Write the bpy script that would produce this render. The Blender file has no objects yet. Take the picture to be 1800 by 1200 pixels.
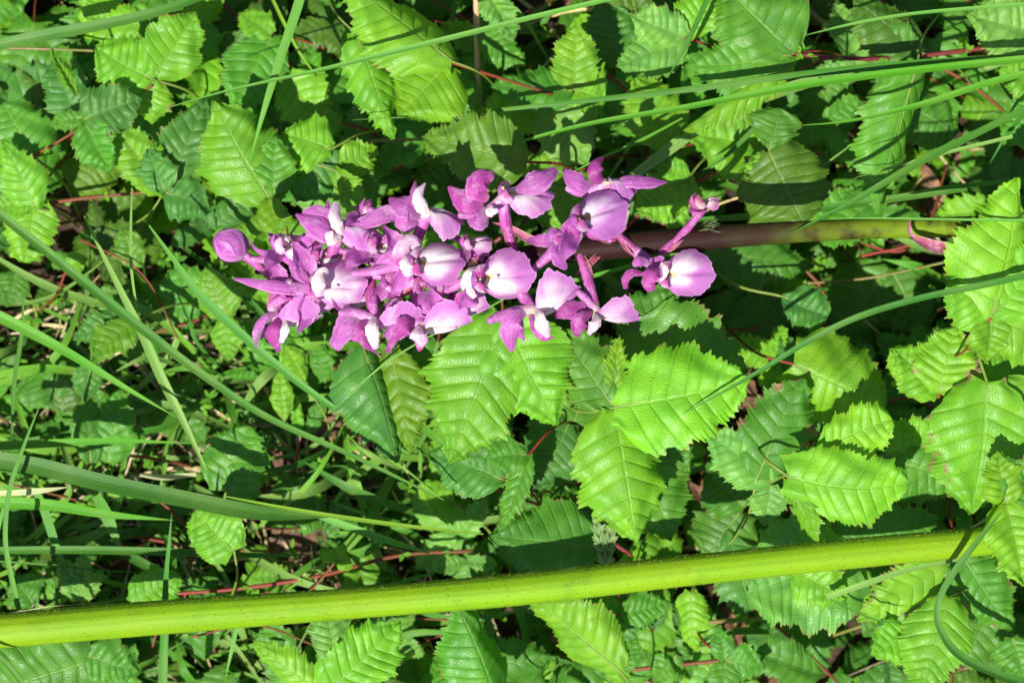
import bpy, math, random
import numpy as np
from mathutils import Vector, Matrix, Euler

# ---------------------------------------------------------------- units
S = 0.24 / 1800.0            # metres per unit: the orchid spike is about 12 cm long
ZR, ZC = 620.0, 4220.0       # height of the flower spike and of the camera above the soil, in units
def P(x, y, z):
    """where a thing that shows at x, y in the picture stands when it is z units above the soil"""
    k = (ZC - z) / (ZC - ZR)
    return np.array([(x - 900) * k * S, (600 - y) * k * S, z * S])

sc = bpy.context.scene
COL = sc.collection
rng = np.random.default_rng(7)
random.seed(7)

# ---------------------------------------------------------------- camera
cam = bpy.data.cameras.new('camera')
cam.lens = 72.0; cam.sensor_width = 36.0; cam.sensor_fit = 'HORIZONTAL'
cam.clip_start = 0.01; cam.clip_end = 100.0
cam.dof.use_dof = True; cam.dof.focus_distance = (ZC - 600) * S; cam.dof.aperture_fstop = 15.0
co = bpy.data.objects.new('camera', cam); COL.objects.link(co)
co.location = (0, 0, ZC * S)
sc.camera = co

# ---------------------------------------------------------------- light
TRAVEL = Vector((0.36, 0.46, -1.0)).normalized()
TO_SUN = -TRAVEL
world = bpy.data.worlds.new('World'); sc.world = world; world.use_nodes = True
wn = world.node_tree.nodes; wl = world.node_tree.links
sky = wn.new('ShaderNodeTexSky'); sky.sky_type = 'NISHITA'; sky.sun_disc = False
sky.sun_elevation = math.asin(TO_SUN.z)
sky.sun_rotation = math.atan2(TO_SUN.x, TO_SUN.y)
wn['Background'].inputs['Strength'].default_value = 0.066
wl.new(sky.outputs['Color'], wn['Background'].inputs['Color'])
sun = bpy.data.lights.new('sun', 'SUN'); sun.energy = 5.0; sun.angle = math.radians(0.5); sun.color = (1.0, 0.965, 0.90)
so = bpy.data.objects.new('sun', sun); COL.objects.link(so)
so.rotation_euler = TRAVEL.to_track_quat('-Z', 'Y').to_euler()
so.location = (-0.3, -0.4, 1.2)
sc.view_settings.view_transform = 'Standard'; sc.view_settings.look = 'None'
sc.view_settings.gamma = 1.0; sc.view_settings.use_curve_mapping = False
sc.view_settings.exposure = 1.15

# ---------------------------------------------------------------- object helpers
def link(o, parent=None, **props):
    COL.objects.link(o)
    if parent is not None: o.parent = parent
    for k, v in props.items():
        if v is not None: o[k] = v
    return o

def empty(name, loc, label, cat, group=None):
    o = bpy.data.objects.new(name, None); o.empty_display_size = 0.01
    o.location = [float(c) for c in loc]
    return link(o, None, label=label, category=cat, group=group)

def origin_of(o):
    v = Vector((0, 0, 0))
    while o is not None:
        v += Vector(o.location); o = o.parent
    return np.array(v)

class MB:
    """collects quads with a uv and a colour, links them as one object"""
    def __init__(self): self.v = []; self.f = []; self.uv = []; self.c = []; self.n = 0
    def grid(self, pts, uv, col=(1, 1, 1), close=False):
        a, b = pts.shape[:2]
        i = np.arange(a * b).reshape(a, b) + self.n
        if close:
            i2 = np.roll(i, -1, axis=1)
            f = np.stack([i[:-1, :], i[1:, :], i2[1:, :], i2[:-1, :]], -1).reshape(-1, 4)
        else:
            f = np.stack([i[:-1, :-1], i[1:, :-1], i[1:, 1:], i[:-1, 1:]], -1).reshape(-1, 4)
        self.v.append(pts.reshape(-1, 3)); self.f.append(f)
        self.uv.append(uv.reshape(-1, 2))
        c = np.ones((a * b, 4)); c[:, :3] = np.asarray(col).reshape(-1, 3) if np.ndim(col) > 1 else col
        self.c.append(c); self.n += a * b
        return self
    def build(self, name, mat, parent=None, base=None, **props):
        v = np.concatenate(self.v); f = np.concatenate(self.f); uv = np.concatenate(self.uv); c = np.concatenate(self.c)
        me = bpy.data.meshes.new(name)
        if parent is not None: off = origin_of(parent)
        elif base is not None: off = np.asarray(base)
        else: off = np.zeros(3)
        v = v - off
        me.vertices.add(len(v)); me.vertices.foreach_set('co', v.astype(np.float32).ravel())
        me.loops.add(f.size); me.loops.foreach_set('vertex_index', f.astype(np.int32).ravel())
        me.polygons.add(len(f)); me.polygons.foreach_set('loop_start', (np.arange(len(f)) * 4).astype(np.int32))
        me.polygons.foreach_set('use_smooth', np.ones(len(f), bool))
        me.update(calc_edges=True)
        ul = me.uv_layers.new(name='uv'); ul.data.foreach_set('uv', uv[f.ravel()].astype(np.float32).ravel())
        ca = me.color_attributes.new('tint', 'FLOAT_COLOR', 'POINT'); ca.data.foreach_set('color', c.astype(np.float32).ravel())
        me.materials.append(mat)
        o = bpy.data.objects.new(name, me)
        if parent is None and base is not None: o.location = [float(q) for q in base]
        return link(o, parent, **props)

def smooth_line(pts, n):
    """Catmull-Rom through the given points (any number of columns)"""
    p = np.asarray(pts, float)
    if len(p) == 2:
        t = np.linspace(0, 1, n)[:, None]; return p[0] * (1 - t) + p[1] * t
    q = np.vstack([2 * p[0] - p[1], p, 2 * p[-1] - p[-2]])
    u = np.linspace(0, len(p) - 1 - 1e-9, n); k = u.astype(int); t = (u - k)[:, None]
    a, b, c, d = q[k], q[k + 1], q[k + 2], q[k + 3]
    return 0.5 * (2 * b + (c - a) * t + (2 * a - 5 * b + 4 * c - d) * t * t + (-a + 3 * b - 3 * c + d) * t ** 3)

def norm(a): return a / np.maximum(np.linalg.norm(a, axis=-1, keepdims=True), 1e-12)

def tube(mb, pts, radii, n=24, sides=10, col=(1, 1, 1), capped=True, lump=0.0):
    """pts in metres"""
    c = smooth_line(pts, n); r = smooth_line(np.asarray(radii, float)[:, None], n)[:, 0] if np.ndim(radii) else np.full(n, radii)
    r = np.maximum(r, 1e-6)
    if lump: r = r * (1 + lump * np.sin(np.linspace(0, 21, n)) * np.sin(np.linspace(1, 9, n)))
    if capped:
        t0 = c[0] - c[1]; t1 = c[-1] - c[-2]
        t0 = t0 / np.linalg.norm(t0) * r[0] * 0.6; t1 = t1 / np.linalg.norm(t1) * r[-1] * 0.6
        c = np.vstack([c[0] + t0, c[0] + t0 * 0.7, c, c[-1] + t1 * 0.7, c[-1] + t1])
        r = np.concatenate([[r[0] * 0.03, r[0] * 0.65], r, [r[-1] * 0.65, r[-1] * 0.03]])
    d = norm(np.gradient(c, axis=0))
    up = np.tile([0.0, 0.0, 1.0], (len(c), 1))
    sidev = norm(np.cross(d, up) + 1e-6); nv = np.cross(sidev, d)
    a = np.linspace(0, 2 * np.pi, sides, endpoint=False)
    pts3 = c[:, None, :] + r[:, None, None] * (np.cos(a)[None, :, None] * sidev[:, None, :] + np.sin(a)[None, :, None] * nv[:, None, :])
    uv = np.stack(np.meshgrid(np.linspace(0, 1, len(c)), np.arange(sides) / sides, indexing='ij'), -1)
    mb.grid(pts3, uv, col, close=True)
    return c, r, d

def ribbon(mb, pts, widths, n=40, vee=0.25, twist=(0, 0), col=(1, 1, 1), up=(0, 0, 1), across=5, thick=0.0):
    c = smooth_line(pts, n); w = smooth_line(np.asarray(widths, float)[:, None], n)[:, 0]; w = np.maximum(w, 1e-6)
    d = norm(np.gradient(c, axis=0)); sidev = norm(np.cross(np.tile(np.asarray(up, float), (n, 1)), d)); nv = np.cross(d, sidev)
    tw = np.radians(np.linspace(twist[0], twist[1], n))[:, None]
    s2 = sidev * np.cos(tw) + nv * np.sin(tw); n2 = np.cross(d, s2)
    v = np.linspace(-1, 1, across)
    pts3 = c[:, None, :] + (w / 2)[:, None, None] * (v[None, :, None] * s2[:, None, :] + vee * (np.abs(v) ** 1.3)[None, :, None] * n2[:, None, :])
    uv = np.stack(np.meshgrid(np.linspace(0, 1, n), (v + 1) / 2, indexing='ij'), -1)
    mb.grid(pts3, uv, col)

# ---------------------------------------------------------------- materials
def newmat(name):
    m = bpy.data.materials.new(name); m.use_nodes = True
    nt = m.node_tree; nt.nodes.clear()
    return m, nt
def N(nt, t, **kw):
    n = nt.nodes.new(t)
    for k, v in kw.items():
        if hasattr(n, k): setattr(n, k, v)
        else: n.inputs[k].default_value = v
    return n
def M(nt, op, a, b=None, c=None, clamp=False):
    n = nt.nodes.new('ShaderNodeMath'); n.operation = op; n.use_clamp = clamp
    for i, x in enumerate((a, b, c)):
        if x is None: continue
        if isinstance(x, (int, float)): n.inputs[i].default_value = x
        else: nt.links.new(x, n.inputs[i])
    return n.outputs[0]
def MR(nt, x, a, b, c=0.0, d=1.0, smooth=True):
    n = nt.nodes.new('ShaderNodeMapRange'); n.interpolation_type = 'SMOOTHSTEP' if smooth else 'LINEAR'
    nt.links.new(x, n.inputs['Value'])
    for k, v in zip(('From Min', 'From Max', 'To Min', 'To Max'), (a, b, c, d)): n.inputs[k].default_value = v
    return n.outputs[0]
def MIX(nt, f, a, b, blend='MIX'):
    n = nt.nodes.new('ShaderNodeMix'); n.data_type = 'RGBA'; n.blend_type = blend
    for s, x in ((n.inputs[0], f), (n.inputs[6], a), (n.inputs[7], b)):
        if isinstance(x, (int, float)): s.default_value = x
        elif isinstance(x, tuple): s.default_value = (*x, 1) if len(x) == 3 else x
        else: nt.links.new(x, s)
    return n.outputs[2]
def NOISE(nt, vec, scale, detail=3, rough=0.55, dist=0.0, dim='3D'):
    n = nt.nodes.new('ShaderNodeTexNoise'); n.noise_dimensions = dim
    n.inputs['Scale'].default_value = scale; n.inputs['Detail'].default_value = detail
    n.inputs['Roughness'].default_value = rough; n.inputs['Distortion'].default_value = dist
    nt.links.new(vec, n.inputs['Vector']); return n.outputs['Fac']
def BUMP(nt, h, strength, dist, nrm=None):
    n = nt.nodes.new('ShaderNodeBump'); n.inputs['Strength'].default_value = strength; n.inputs['Distance'].default_value = dist
    nt.links.new(h, n.inputs['Height'])
    if nrm is not None: nt.links.new(nrm, n.inputs['Normal'])
    return n.outputs[0]
def surface(nt, color, rough=0.5, spec=0.5, normal=None, trans=None, tf=0.0, sheen=0.0, coat=0.0):
    b = nt.nodes.new('ShaderNodeBsdfPrincipled')
    if isinstance(color, tuple): b.inputs['Base Color'].default_value = (*color, 1)
    else: nt.links.new(color, b.inputs['Base Color'])
    if isinstance(rough, (int, float)): b.inputs['Roughness'].default_value = rough
    else: nt.links.new(rough, b.inputs['Roughness'])
    b.inputs['Specular IOR Level'].default_value = spec
    b.inputs['Coat Weight'].default_value = coat
    if normal is not None: nt.links.new(normal, b.inputs['Normal'])
    out = nt.nodes.new('ShaderNodeOutputMaterial'); sh = b.outputs[0]
    if tf > 0:
        t = nt.nodes.new('ShaderNodeBsdfTranslucent')
        if isinstance(trans, tuple): t.inputs['Color'].default_value = (*trans, 1)
        else: nt.links.new(trans, t.inputs['Color'])
        if normal is not None: nt.links.new(normal, t.inputs['Normal'])
        a = nt.nodes.new('ShaderNodeMixShader'); a.inputs[0].default_value = tf
        nt.links.new(sh, a.inputs[1]); nt.links.new(t.outputs[0], a.inputs[2]); sh = a.outputs[0]
    nt.links.new(sh, out.inputs['Surface'])
    return b

def attr(nt, name='tint'):
    n = nt.nodes.new('ShaderNodeAttribute'); n.attribute_name = name; return n
def uvxy(nt):
    u = nt.nodes.new('ShaderNodeUVMap'); u.uv_map = 'uv'
    s = nt.nodes.new('ShaderNodeSeparateXYZ'); nt.links.new(u.outputs[0], s.inputs[0])
    return u.outputs[0], s.outputs[0], s.outputs[1]

def leaf_material(name, brown=0.0, fine=True, tf=0.42):
    """uv.x counts the side veins, uv.y runs from one margin (0) over the midrib (.5) to the other (1)"""
    m, nt = newmat(name); L = nt.links
    geo = nt.nodes.new('ShaderNodeNewGeometry'); pos = geo.outputs['Position']
    uvv, u, v = uvxy(nt); tint = attr(nt).outputs['Color']
    t = M(nt, 'ABSOLUTE', M(nt, 'SUBTRACT', M(nt, 'MULTIPLY', v, 2.0), 1.0))
    wob = NOISE(nt, pos, 900, 2)
    uu = M(nt, 'ADD', u, M(nt, 'MULTIPLY', M(nt, 'SUBTRACT', wob, 0.5), 0.16))
    fr = M(nt, 'ABSOLUTE', M(nt, 'SUBTRACT', M(nt, 'FRACT', uu), 0.5))          # .5 on a vein
    vein = MR(nt, fr, 0.42, 0.495)
    mid = MR(nt, t, 0.05, 0.015)
    mv = M(nt, 'MAXIMUM', vein, mid)
    # fine cross veins between the side veins
    w = NOISE(nt, pos, 1600, 1)
    cross = M(nt, 'SINE', M(nt, 'ADD', M(nt, 'MULTIPLY', t, 105.0), M(nt, 'ADD', M(nt, 'MULTIPLY', fr, 9.0), M(nt, 'MULTIPLY', w, 10.0))))
    crossm = MR(nt, cross, 0.35, 1.0)
    blot = NOISE(nt, pos, 170, 4); blot2 = NOISE(nt, pos, 1900, 3)
    col = MIX(nt, MR(nt, blot, 0.3, 0.7), MIX(nt, 1.0, tint, (0.80, 0.88, 0.95), 'MULTIPLY'), MIX(nt, 1.0, tint, (1.22, 1.12, 1.0), 'MULTIPLY'))
    col = MIX(nt, M(nt, 'MULTIPLY', MR(nt, blot2, 0.35, 0.75), 0.25), col, MIX(nt, 1.0, col, (0.7, 0.74, 0.7), 'MULTIPLY'))
    light = MIX(nt, 0.35, tint, (0.26, 0.40, 0.06))
    col = MIX(nt, M(nt, 'MULTIPLY', M(nt, 'MAXIMUM', M(nt, 'MULTIPLY', vein, 0.35), mid), 0.45), col, light)
    col = MIX(nt, M(nt, 'MULTIPLY', crossm, 0.13), col, light)
    edge = M(nt, 'MULTIPLY', MR(nt, t, 0.93, 1.0), MR(nt, NOISE(nt, pos, 260, 2), 0.45, 0.62))
    col = MIX(nt, M(nt, 'MULTIPLY', edge, 0.6), col, (0.22, 0.10, 0.03))
    if brown > 0:
        bn = NOISE(nt, pos, 190, 5, 0.6, 0.6)
        bm = MR(nt, M(nt, 'ADD', M(nt, 'MULTIPLY', t, 0.42), bn), 1.02 - brown * 0.3, 1.12 - brown * 0.3)
        bcol = MIX(nt, MR(nt, NOISE(nt, pos, 1500, 3), 0.3, 0.7), (0.13, 0.06, 0.025), (0.30, 0.20, 0.11))
        col = MIX(nt, bm, col, bcol)
    spots = MR(nt, NOISE(nt, pos, 620, 2), 0.735, 0.76)
    col = MIX(nt, M(nt, 'MULTIPLY', spots, 0.5), col, (0.12, 0.07, 0.02))
    # under side: paler and duller
    back = MIX(nt, 0.45, col, (0.16, 0.27, 0.11))
    col = MIX(nt, M(nt, 'MULTIPLY', geo.outputs['Backfacing'], 0.9), col, back)
    h = M(nt, 'SUBTRACT', M(nt, 'SUBTRACT', M(nt, 'MULTIPLY', blot2, 0.5), M(nt, 'MULTIPLY', mv, 0.9)), M(nt, 'MULTIPLY', crossm, 0.55))
    nrm = BUMP(nt, h, 0.6, 0.00026)
    tr = MIX(nt, 1.0, col, (1.75, 1.6, 0.30), 'MULTIPLY')
    tr = MIX(nt, M(nt, 'MULTIPLY', mv, 0.35), tr, MIX(nt, 1.0, tr, (0.5, 0.5, 0.4), 'MULTIPLY'))
    rough = MR(nt, blot2, 0.2, 0.8, 0.36, 0.58)
    surface(nt, col, rough, 0.48, nrm, tr, tf)
    return m

def grass_material(name, tf=0.30, rough=0.42):
    m, nt = newmat(name)
    geo = nt.nodes.new('ShaderNodeNewGeometry'); pos = geo.outputs['Position']
    uvv, u, v = uvxy(nt); tint = attr(nt).outputs['Color']
    comb = nt.nodes.new('ShaderNodeCombineXYZ'); nt.links.new(M(nt, 'MULTIPLY', u, 3.0), comb.inputs[0]); nt.links.new(M(nt, 'MULTIPLY', v, 26.0), comb.inputs[1])
    st = NOISE(nt, comb.outputs[0], 1.0, 2)
    lines = M(nt, 'SINE', M(nt, 'MULTIPLY', v, 34.0))
    t = M(nt, 'ABSOLUTE', M(nt, 'SUBTRACT', M(nt, 'MULTIPLY', v, 2.0), 1.0))
    col = MIX(nt, MR(nt, st, 0.3, 0.7), MIX(nt, 1.0, tint, (0.72, 0.8, 0.8), 'MULTIPLY'), MIX(nt, 1.0, tint, (1.25, 1.15, 1.1), 'MULTIPLY'))
    col = MIX(nt, M(nt, 'MULTIPLY', MR(nt, t, 0.14, 0.04), 0.4), col, MIX(nt, 1.0, col, (0.55, 0.62, 0.6), 'MULTIPLY'))
    big = NOISE(nt, pos, 55, 3)
    col = MIX(nt, MR(nt, big, 0.35, 0.65, 0.0, 0.25), col, (0.16, 0.24, 0.05))
    nrm = BUMP(nt, M(nt, 'ADD', M(nt, 'MULTIPLY', lines, 0.12), M(nt, 'MULTIPLY', st, 0.6)), 0.4, 0.00012)
    tr = MIX(nt, 1.0, col, (1.6, 1.5, 0.6), 'MULTIPLY')
    surface(nt, col, 0.55, 0.2, nrm, tr, tf)
    return m

def stem_material(name, c0, c1, cut=(0.4, 0.7), c2=None, rough=0.42, spec=0.5, streak=0.5, tf=0.0, specks=False):
    m, nt = newmat(name)
    geo = nt.nodes.new('ShaderNodeNewGeometry'); pos = geo.outputs['Position']
    uvv, u, v = uvxy(nt)
    nz = NOISE(nt, pos, 130, 4); fine = NOISE(nt, pos, 2200, 3)
    comb = nt.nodes.new('ShaderNodeCombineXYZ'); nt.links.new(M(nt, 'MULTIPLY', u, 5.0), comb.inputs[0]); nt.links.new(M(nt, 'MULTIPLY', v, 18.0), comb.inputs[1])
    st = NOISE(nt, comb.outputs[0], 1.0, 3)
    f = MR(nt, M(nt, 'ADD', u, M(nt, 'MULTIPLY', M(nt, 'SUBTRACT', nz, 0.5), 0.12)), cut[0], cut[1])
    col = MIX(nt, f, c0, c1)
    if c2 is not None: col = MIX(nt, MR(nt, nz, 0.5, 0.72), col, c2)
    col = MIX(nt, M(nt, 'MULTIPLY', MR(nt, st, 0.35, 0.7), streak), col, MIX(nt, 1.0, col, (0.62, 0.62, 0.6), 'MULTIPLY'))
    sp = MR(nt, fine, 0.68, 0.74)
    col = MIX(nt, M(nt, 'MULTIPLY', sp, 0.4), col, (0.10, 0.06, 0.01))
    if specks:
        mp = nt.nodes.new('ShaderNodeMapping'); mp.inputs['Scale'].default_value = (0.35, 1, 1); nt.links.new(pos, mp.inputs[0])
        for scl, thr, cc, am, vec in ((1500.0, .13, (0.09, 0.055, 0.008), .75, mp.outputs[0]), (1250.0, .09, (0.34, 0.44, 0.10), .5, pos), (420.0, .10, (0.10, 0.12, 0.01), .6, mp.outputs[0])):
            vo = nt.nodes.new('ShaderNodeTexVoronoi'); vo.inputs['Scale'].default_value = scl; nt.links.new(vec, vo.inputs['Vector'])
            sel = MR(nt, NOISE(nt, pos, scl * .3, 2), 0.46, 0.52)
            col = MIX(nt, M(nt, 'MULTIPLY', M(nt, 'MULTIPLY', MR(nt, vo.outputs['Distance'], thr * 1.9, thr), sel), am), col, cc)
        rib = M(nt, 'SINE', M(nt, 'MULTIPLY', v, 6.2832 * 14)); st = M(nt, 'ADD', st, M(nt, 'MULTIPLY', rib, .22))
        wave = NOISE(nt, pos, 35, 3); col = MIX(nt, MR(nt, wave, .35, .65, 0, .35), col, (0.19, 0.27, 0.003))
    nrm = BUMP(nt, M(nt, 'ADD', st, M(nt, 'MULTIPLY', fine, 0.5)), 0.5, 0.0002)
    surface(nt, col, rough, spec, nrm, MIX(nt, 1.0, col, (1.5, 1.4, 0.7), 'MULTIPLY'), tf)
    return m

def petal_material(name, base, tip, edge, tf=0.46, at=(0.05, 0.5)):
    """uv.x from the base of the petal (0) to its tip (1), uv.y across"""
    m, nt = newmat(name)
    geo = nt.nodes.new('ShaderNodeNewGeometry'); pos = geo.outputs['Position']
    uvv, u, v = uvxy(nt); tint = attr(nt).outputs['Color']
    t = M(nt, 'ABSOLUTE', M(nt, 'SUBTRACT', M(nt, 'MULTIPLY', v, 2.0), 1.0))
    nz = NOISE(nt, pos, 230, 4); fine = NOISE(nt, pos, 1700, 3)
    comb = nt.nodes.new('ShaderNodeCombineXYZ'); nt.links.new(M(nt, 'MULTIPLY', u, 2.0), comb.inputs[0]); nt.links.new(M(nt, 'MULTIPLY', v, 14.0), comb.inputs[1])
    st = NOISE(nt, comb.outputs[0], 1.0, 3, 0.6, 0.6)
    f = MR(nt, M(nt, 'ADD', u, M(nt, 'MULTIPLY', M(nt, 'SUBTRACT', nz, 0.5), 1.3)), at[0], at[1])
    col = MIX(nt, f, base, tip)
    col = MIX(nt, M(nt, 'MULTIPLY', MR(nt, t, 0.6, 1.0), 0.55), col, edge)
    col = MIX(nt, M(nt, 'MULTIPLY', MR(nt, st, 0.45, 0.72), 0.75), col, MIX(nt, 1.0, col, (0.62, 0.28, 0.58), 'MULTIPLY'))
    col = MIX(nt, M(nt, 'MULTIPLY', MR(nt, NOISE(nt, pos, 420, 3), 0.52, 0.72), 0.35), col, (0.66, 0.44, 0.62))
    col = MIX(nt, M(nt, 'MULTIPLY', MR(nt, fine, 0.5, 0.8), 0.25), col, MIX(nt, 1.0, col, (0.8, 0.6, 0.8), 'MULTIPLY'))
    col = MIX(nt, 1.0, col, tint, 'MULTIPLY')
    nrm = BUMP(nt, M(nt, 'ADD', M(nt, 'ADD', st, M(nt, 'MULTIPLY', nz, 2.0)), M(nt, 'MULTIPLY', fine, 0.6)), 0.7, 0.00040)
    tr = MIX(nt, 1.0, col, (1.25, 0.9, 1.25), 'MULTIPLY')
    surface(nt, col, MR(nt, nz, 0.3, 0.7, 0.3, 0.55), 0.4, nrm, tr, tf)
    return m

def lip_material(name):
    """the lip: white and yellowish near the throat, mauve to the margin, a few dark dots; uv.x = distance from the throat, uv.y = angle"""
    m, nt = newmat(name)
    geo = nt.nodes.new('ShaderNodeNewGeometry'); pos = geo.outputs['Position']
    uvv, u, v = uvxy(nt); tint = attr(nt).outputs['Color']
    t = M(nt, 'ABSOLUTE', M(nt, 'SUBTRACT', M(nt, 'MULTIPLY', v, 2.0), 1.0))
    nz = NOISE(nt, pos, 210, 4); fine = NOISE(nt, pos, 1500, 3)
    comb = nt.nodes.new('ShaderNodeCombineXYZ'); nt.links.new(M(nt, 'MULTIPLY', u, 1.6), comb.inputs[0]); nt.links.new(M(nt, 'MULTIPLY', v, 13.0), comb.inputs[1])
    st = NOISE(nt, comb.outputs[0], 1.0, 3, 0.6, 0.5)
    k = M(nt, 'ADD', M(nt, 'ADD', u, M(nt, 'ADD', M(nt, 'MULTIPLY', M(nt, 'SUBTRACT', nz, 0.5), 0.8), M(nt, 'MULTIPLY', M(nt, 'SUBTRACT', NOISE(nt, pos, 75, 1), 0.5), 1.5))), M(nt, 'MULTIPLY', MR(nt, t, 0.22, 0.0), 0.14))
    col = MIX(nt, MR(nt, k, 0.30, 0.95), (0.72, 0.63, 0.66), (0.48, 0.17, 0.46))
    col = MIX(nt, M(nt, 'MULTIPLY', MR(nt, st, 0.42, 0.75), MR(nt, u, 0.25, 0.9, 0.1, 0.6)), col, (0.38, 0.10, 0.36))
    col = MIX(nt, MR(nt, u, 0.20, 0.02), col, (0.66, 0.62, 0.30))
    col = MIX(nt, MR(nt, u, 0.95, 1.0, 0.0, 0.4), col, (0.75, 0.42, 0.78))
    vor = nt.nodes.new('ShaderNodeTexVoronoi'); vor.inputs['Scale'].default_value = 430.0; nt.links.new(pos, vor.inputs['Vector'])
    dots = M(nt, 'MULTIPLY', MR(nt, vor.outputs['Distance'], 0.30, 0.22), M(nt, 'MULTIPLY', MR(nt, u, 0.08, 0.12), MR(nt, u, 0.42, 0.34)))
    dots = M(nt, 'MULTIPLY', dots, MR(nt, t, 0.42, 0.3))
    col = MIX(nt, dots, col, (0.12, 0.01, 0.07))
    col = MIX(nt, 1.0, col, tint, 'MULTIPLY')
    nrm = BUMP(nt, M(nt, 'ADD', st, M(nt, 'MULTIPLY', fine, 0.5)), 0.4, 0.00022)
    surface(nt, col, 0.45, 0.35, nrm, MIX(nt, 1.0, col, (1.2, 0.85, 1.1), 'MULTIPLY'), 0.45)
    return m

def soil_material():
    m, nt = newmat('dark leaf mould')
    geo = nt.nodes.new('ShaderNodeNewGeometry'); pos = geo.outputs['Position']
    a = NOISE(nt, pos, 90, 6, 0.65); b = NOISE(nt, pos, 600, 5, 0.7)
    col = MIX(nt, MR(nt, a, 0.35, 0.65), (0.020, 0.013, 0.008), (0.06, 0.037, 0.022))
    col = MIX(nt, MR(nt, b, 0.6, 0.75), col, (0.13, 0.085, 0.05))
    surface(nt, col, 0.9, 0.2, BUMP(nt, M(nt, 'ADD', a, b), 1.0, 0.001))
    return m

def plain_material(name, c0, c1, scale=400, rough=0.6, tf=0.0, spec=0.4):
    m, nt = newmat(name)
    geo = nt.nodes.new('ShaderNodeNewGeometry'); pos = geo.outputs['Position']
    tint = attr(nt).outputs['Color']
    a = NOISE(nt, pos, scale, 5, 0.6)
    col = MIX(nt, 1.0, MIX(nt, MR(nt, a, 0.35, 0.68), c0, c1), tint, 'MULTIPLY')
    surface(nt, col, rough, spec, BUMP(nt, a, 0.5, 0.0003), col, tf)
    return m

LEAF = leaf_material('leaf blade')
LEAFB = leaf_material('leaf blade scorched at the margin', brown=0.45)
GRASS = grass_material('grass blade')
SOIL = soil_material()
CANE = stem_material('red cane', (0.17, 0.022, 0.014), (0.11, 0.032, 0.012), (0.2, 0.9), c2=(0.10, 0.05, 0.012), rough=0.5, spec=.25)
CANEM = stem_material('maroon cane', (0.09, 0.012, 0.016), (0.12, 0.018, 0.014), (0.2, 0.9), rough=0.45, spec=.3)
CANEG = stem_material('olive cane', (0.14, 0.10, 0.025), (0.12, 0.13, 0.02), (0.2, 0.9), c2=(0.14, 0.06, 0.02), rough=0.4)
CANET = stem_material('dead tan stalk', (0.42, 0.27, 0.14), (0.36, 0.25, 0.13), (0.2, 0.9), c2=(0.2, 0.1, 0.05), rough=0.7)
PETIOLE = stem_material('green leaf stalk', (0.14, 0.19, 0.03), (0.16, 0.26, 0.03), (0.2, 0.8), rough=0.45, tf=0.15)
ORCHID_STEM = stem_material('orchid stem', (0.10, 0.155, 0.005), (0.017, 0.0055, 0.005), (0.36, 0.52), c2=(0.024, 0.012, 0.004), rough=0.6, spec=.12, streak=0.6)
FERN_STEM = stem_material('hairy green stem', (0.135, 0.270, 0.002), (0.125, 0.275, 0.002), (0.2, 0.8), c2=(0.105, 0.225, 0.003), rough=0.6, spec=0.2, streak=0.45, tf=0.16, specks=True)
STRAW = plain_material('dry straw', (0.34, 0.26, 0.13), (0.62, 0.55, 0.36), 500, 0.6, 0.2)
DEAD = plain_material('dead leaf', (0.07, 0.032, 0.018), (0.20, 0.105, 0.06), 350, 0.75, 0.15)
SEPAL = petal_material('sepal', (0.50, 0.32, 0.46), (0.43, 0.110, 0.385), (0.56, 0.26, 0.52), at=(-0.2, 0.4))
HOOD = petal_material('hood petal', (0.72, 0.58, 0.64), (0.42, 0.05, 0.27), (0.50, 0.17, 0.38), at=(0.40, 1.0))
WHITE = petal_material('white hood petal', (0.78, 0.70, 0.62), (0.62, 0.40, 0.58), (0.66, 0.42, 0.62), at=(0.35, 1.15), tf=.3)
MAGENTA = petal_material('magenta petal', (0.46, 0.12, 0.34), (0.40, 0.060, 0.30), (0.50, 0.20, 0.44), at=(-.2, .5))
SPUR = petal_material('spur', (0.52, 0.44, 0.34), (0.42, 0.14, 0.35), (0.45, 0.16, 0.38), at=(-0.2, 0.3), tf=0.2)
OVARY = petal_material('flower stalk', (0.22, 0.035, 0.13), (0.36, 0.085, 0.30), (0.36, 0.09, 0.30), at=(0.1, 0.9), tf=0.12)
LIP = lip_material('lip')
THROAT = plain_material('throat', (0.46, 0.44, 0.16), (0.62, 0.58, 0.30), 500, 0.5, 0.2)
BRACT = petal_material('bract', (0.24, 0.05, 0.08), (0.34, 0.10, 0.16), (0.42, 0.26, 0.16), at=(0.0, 0.8), tf=0.2)

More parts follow.
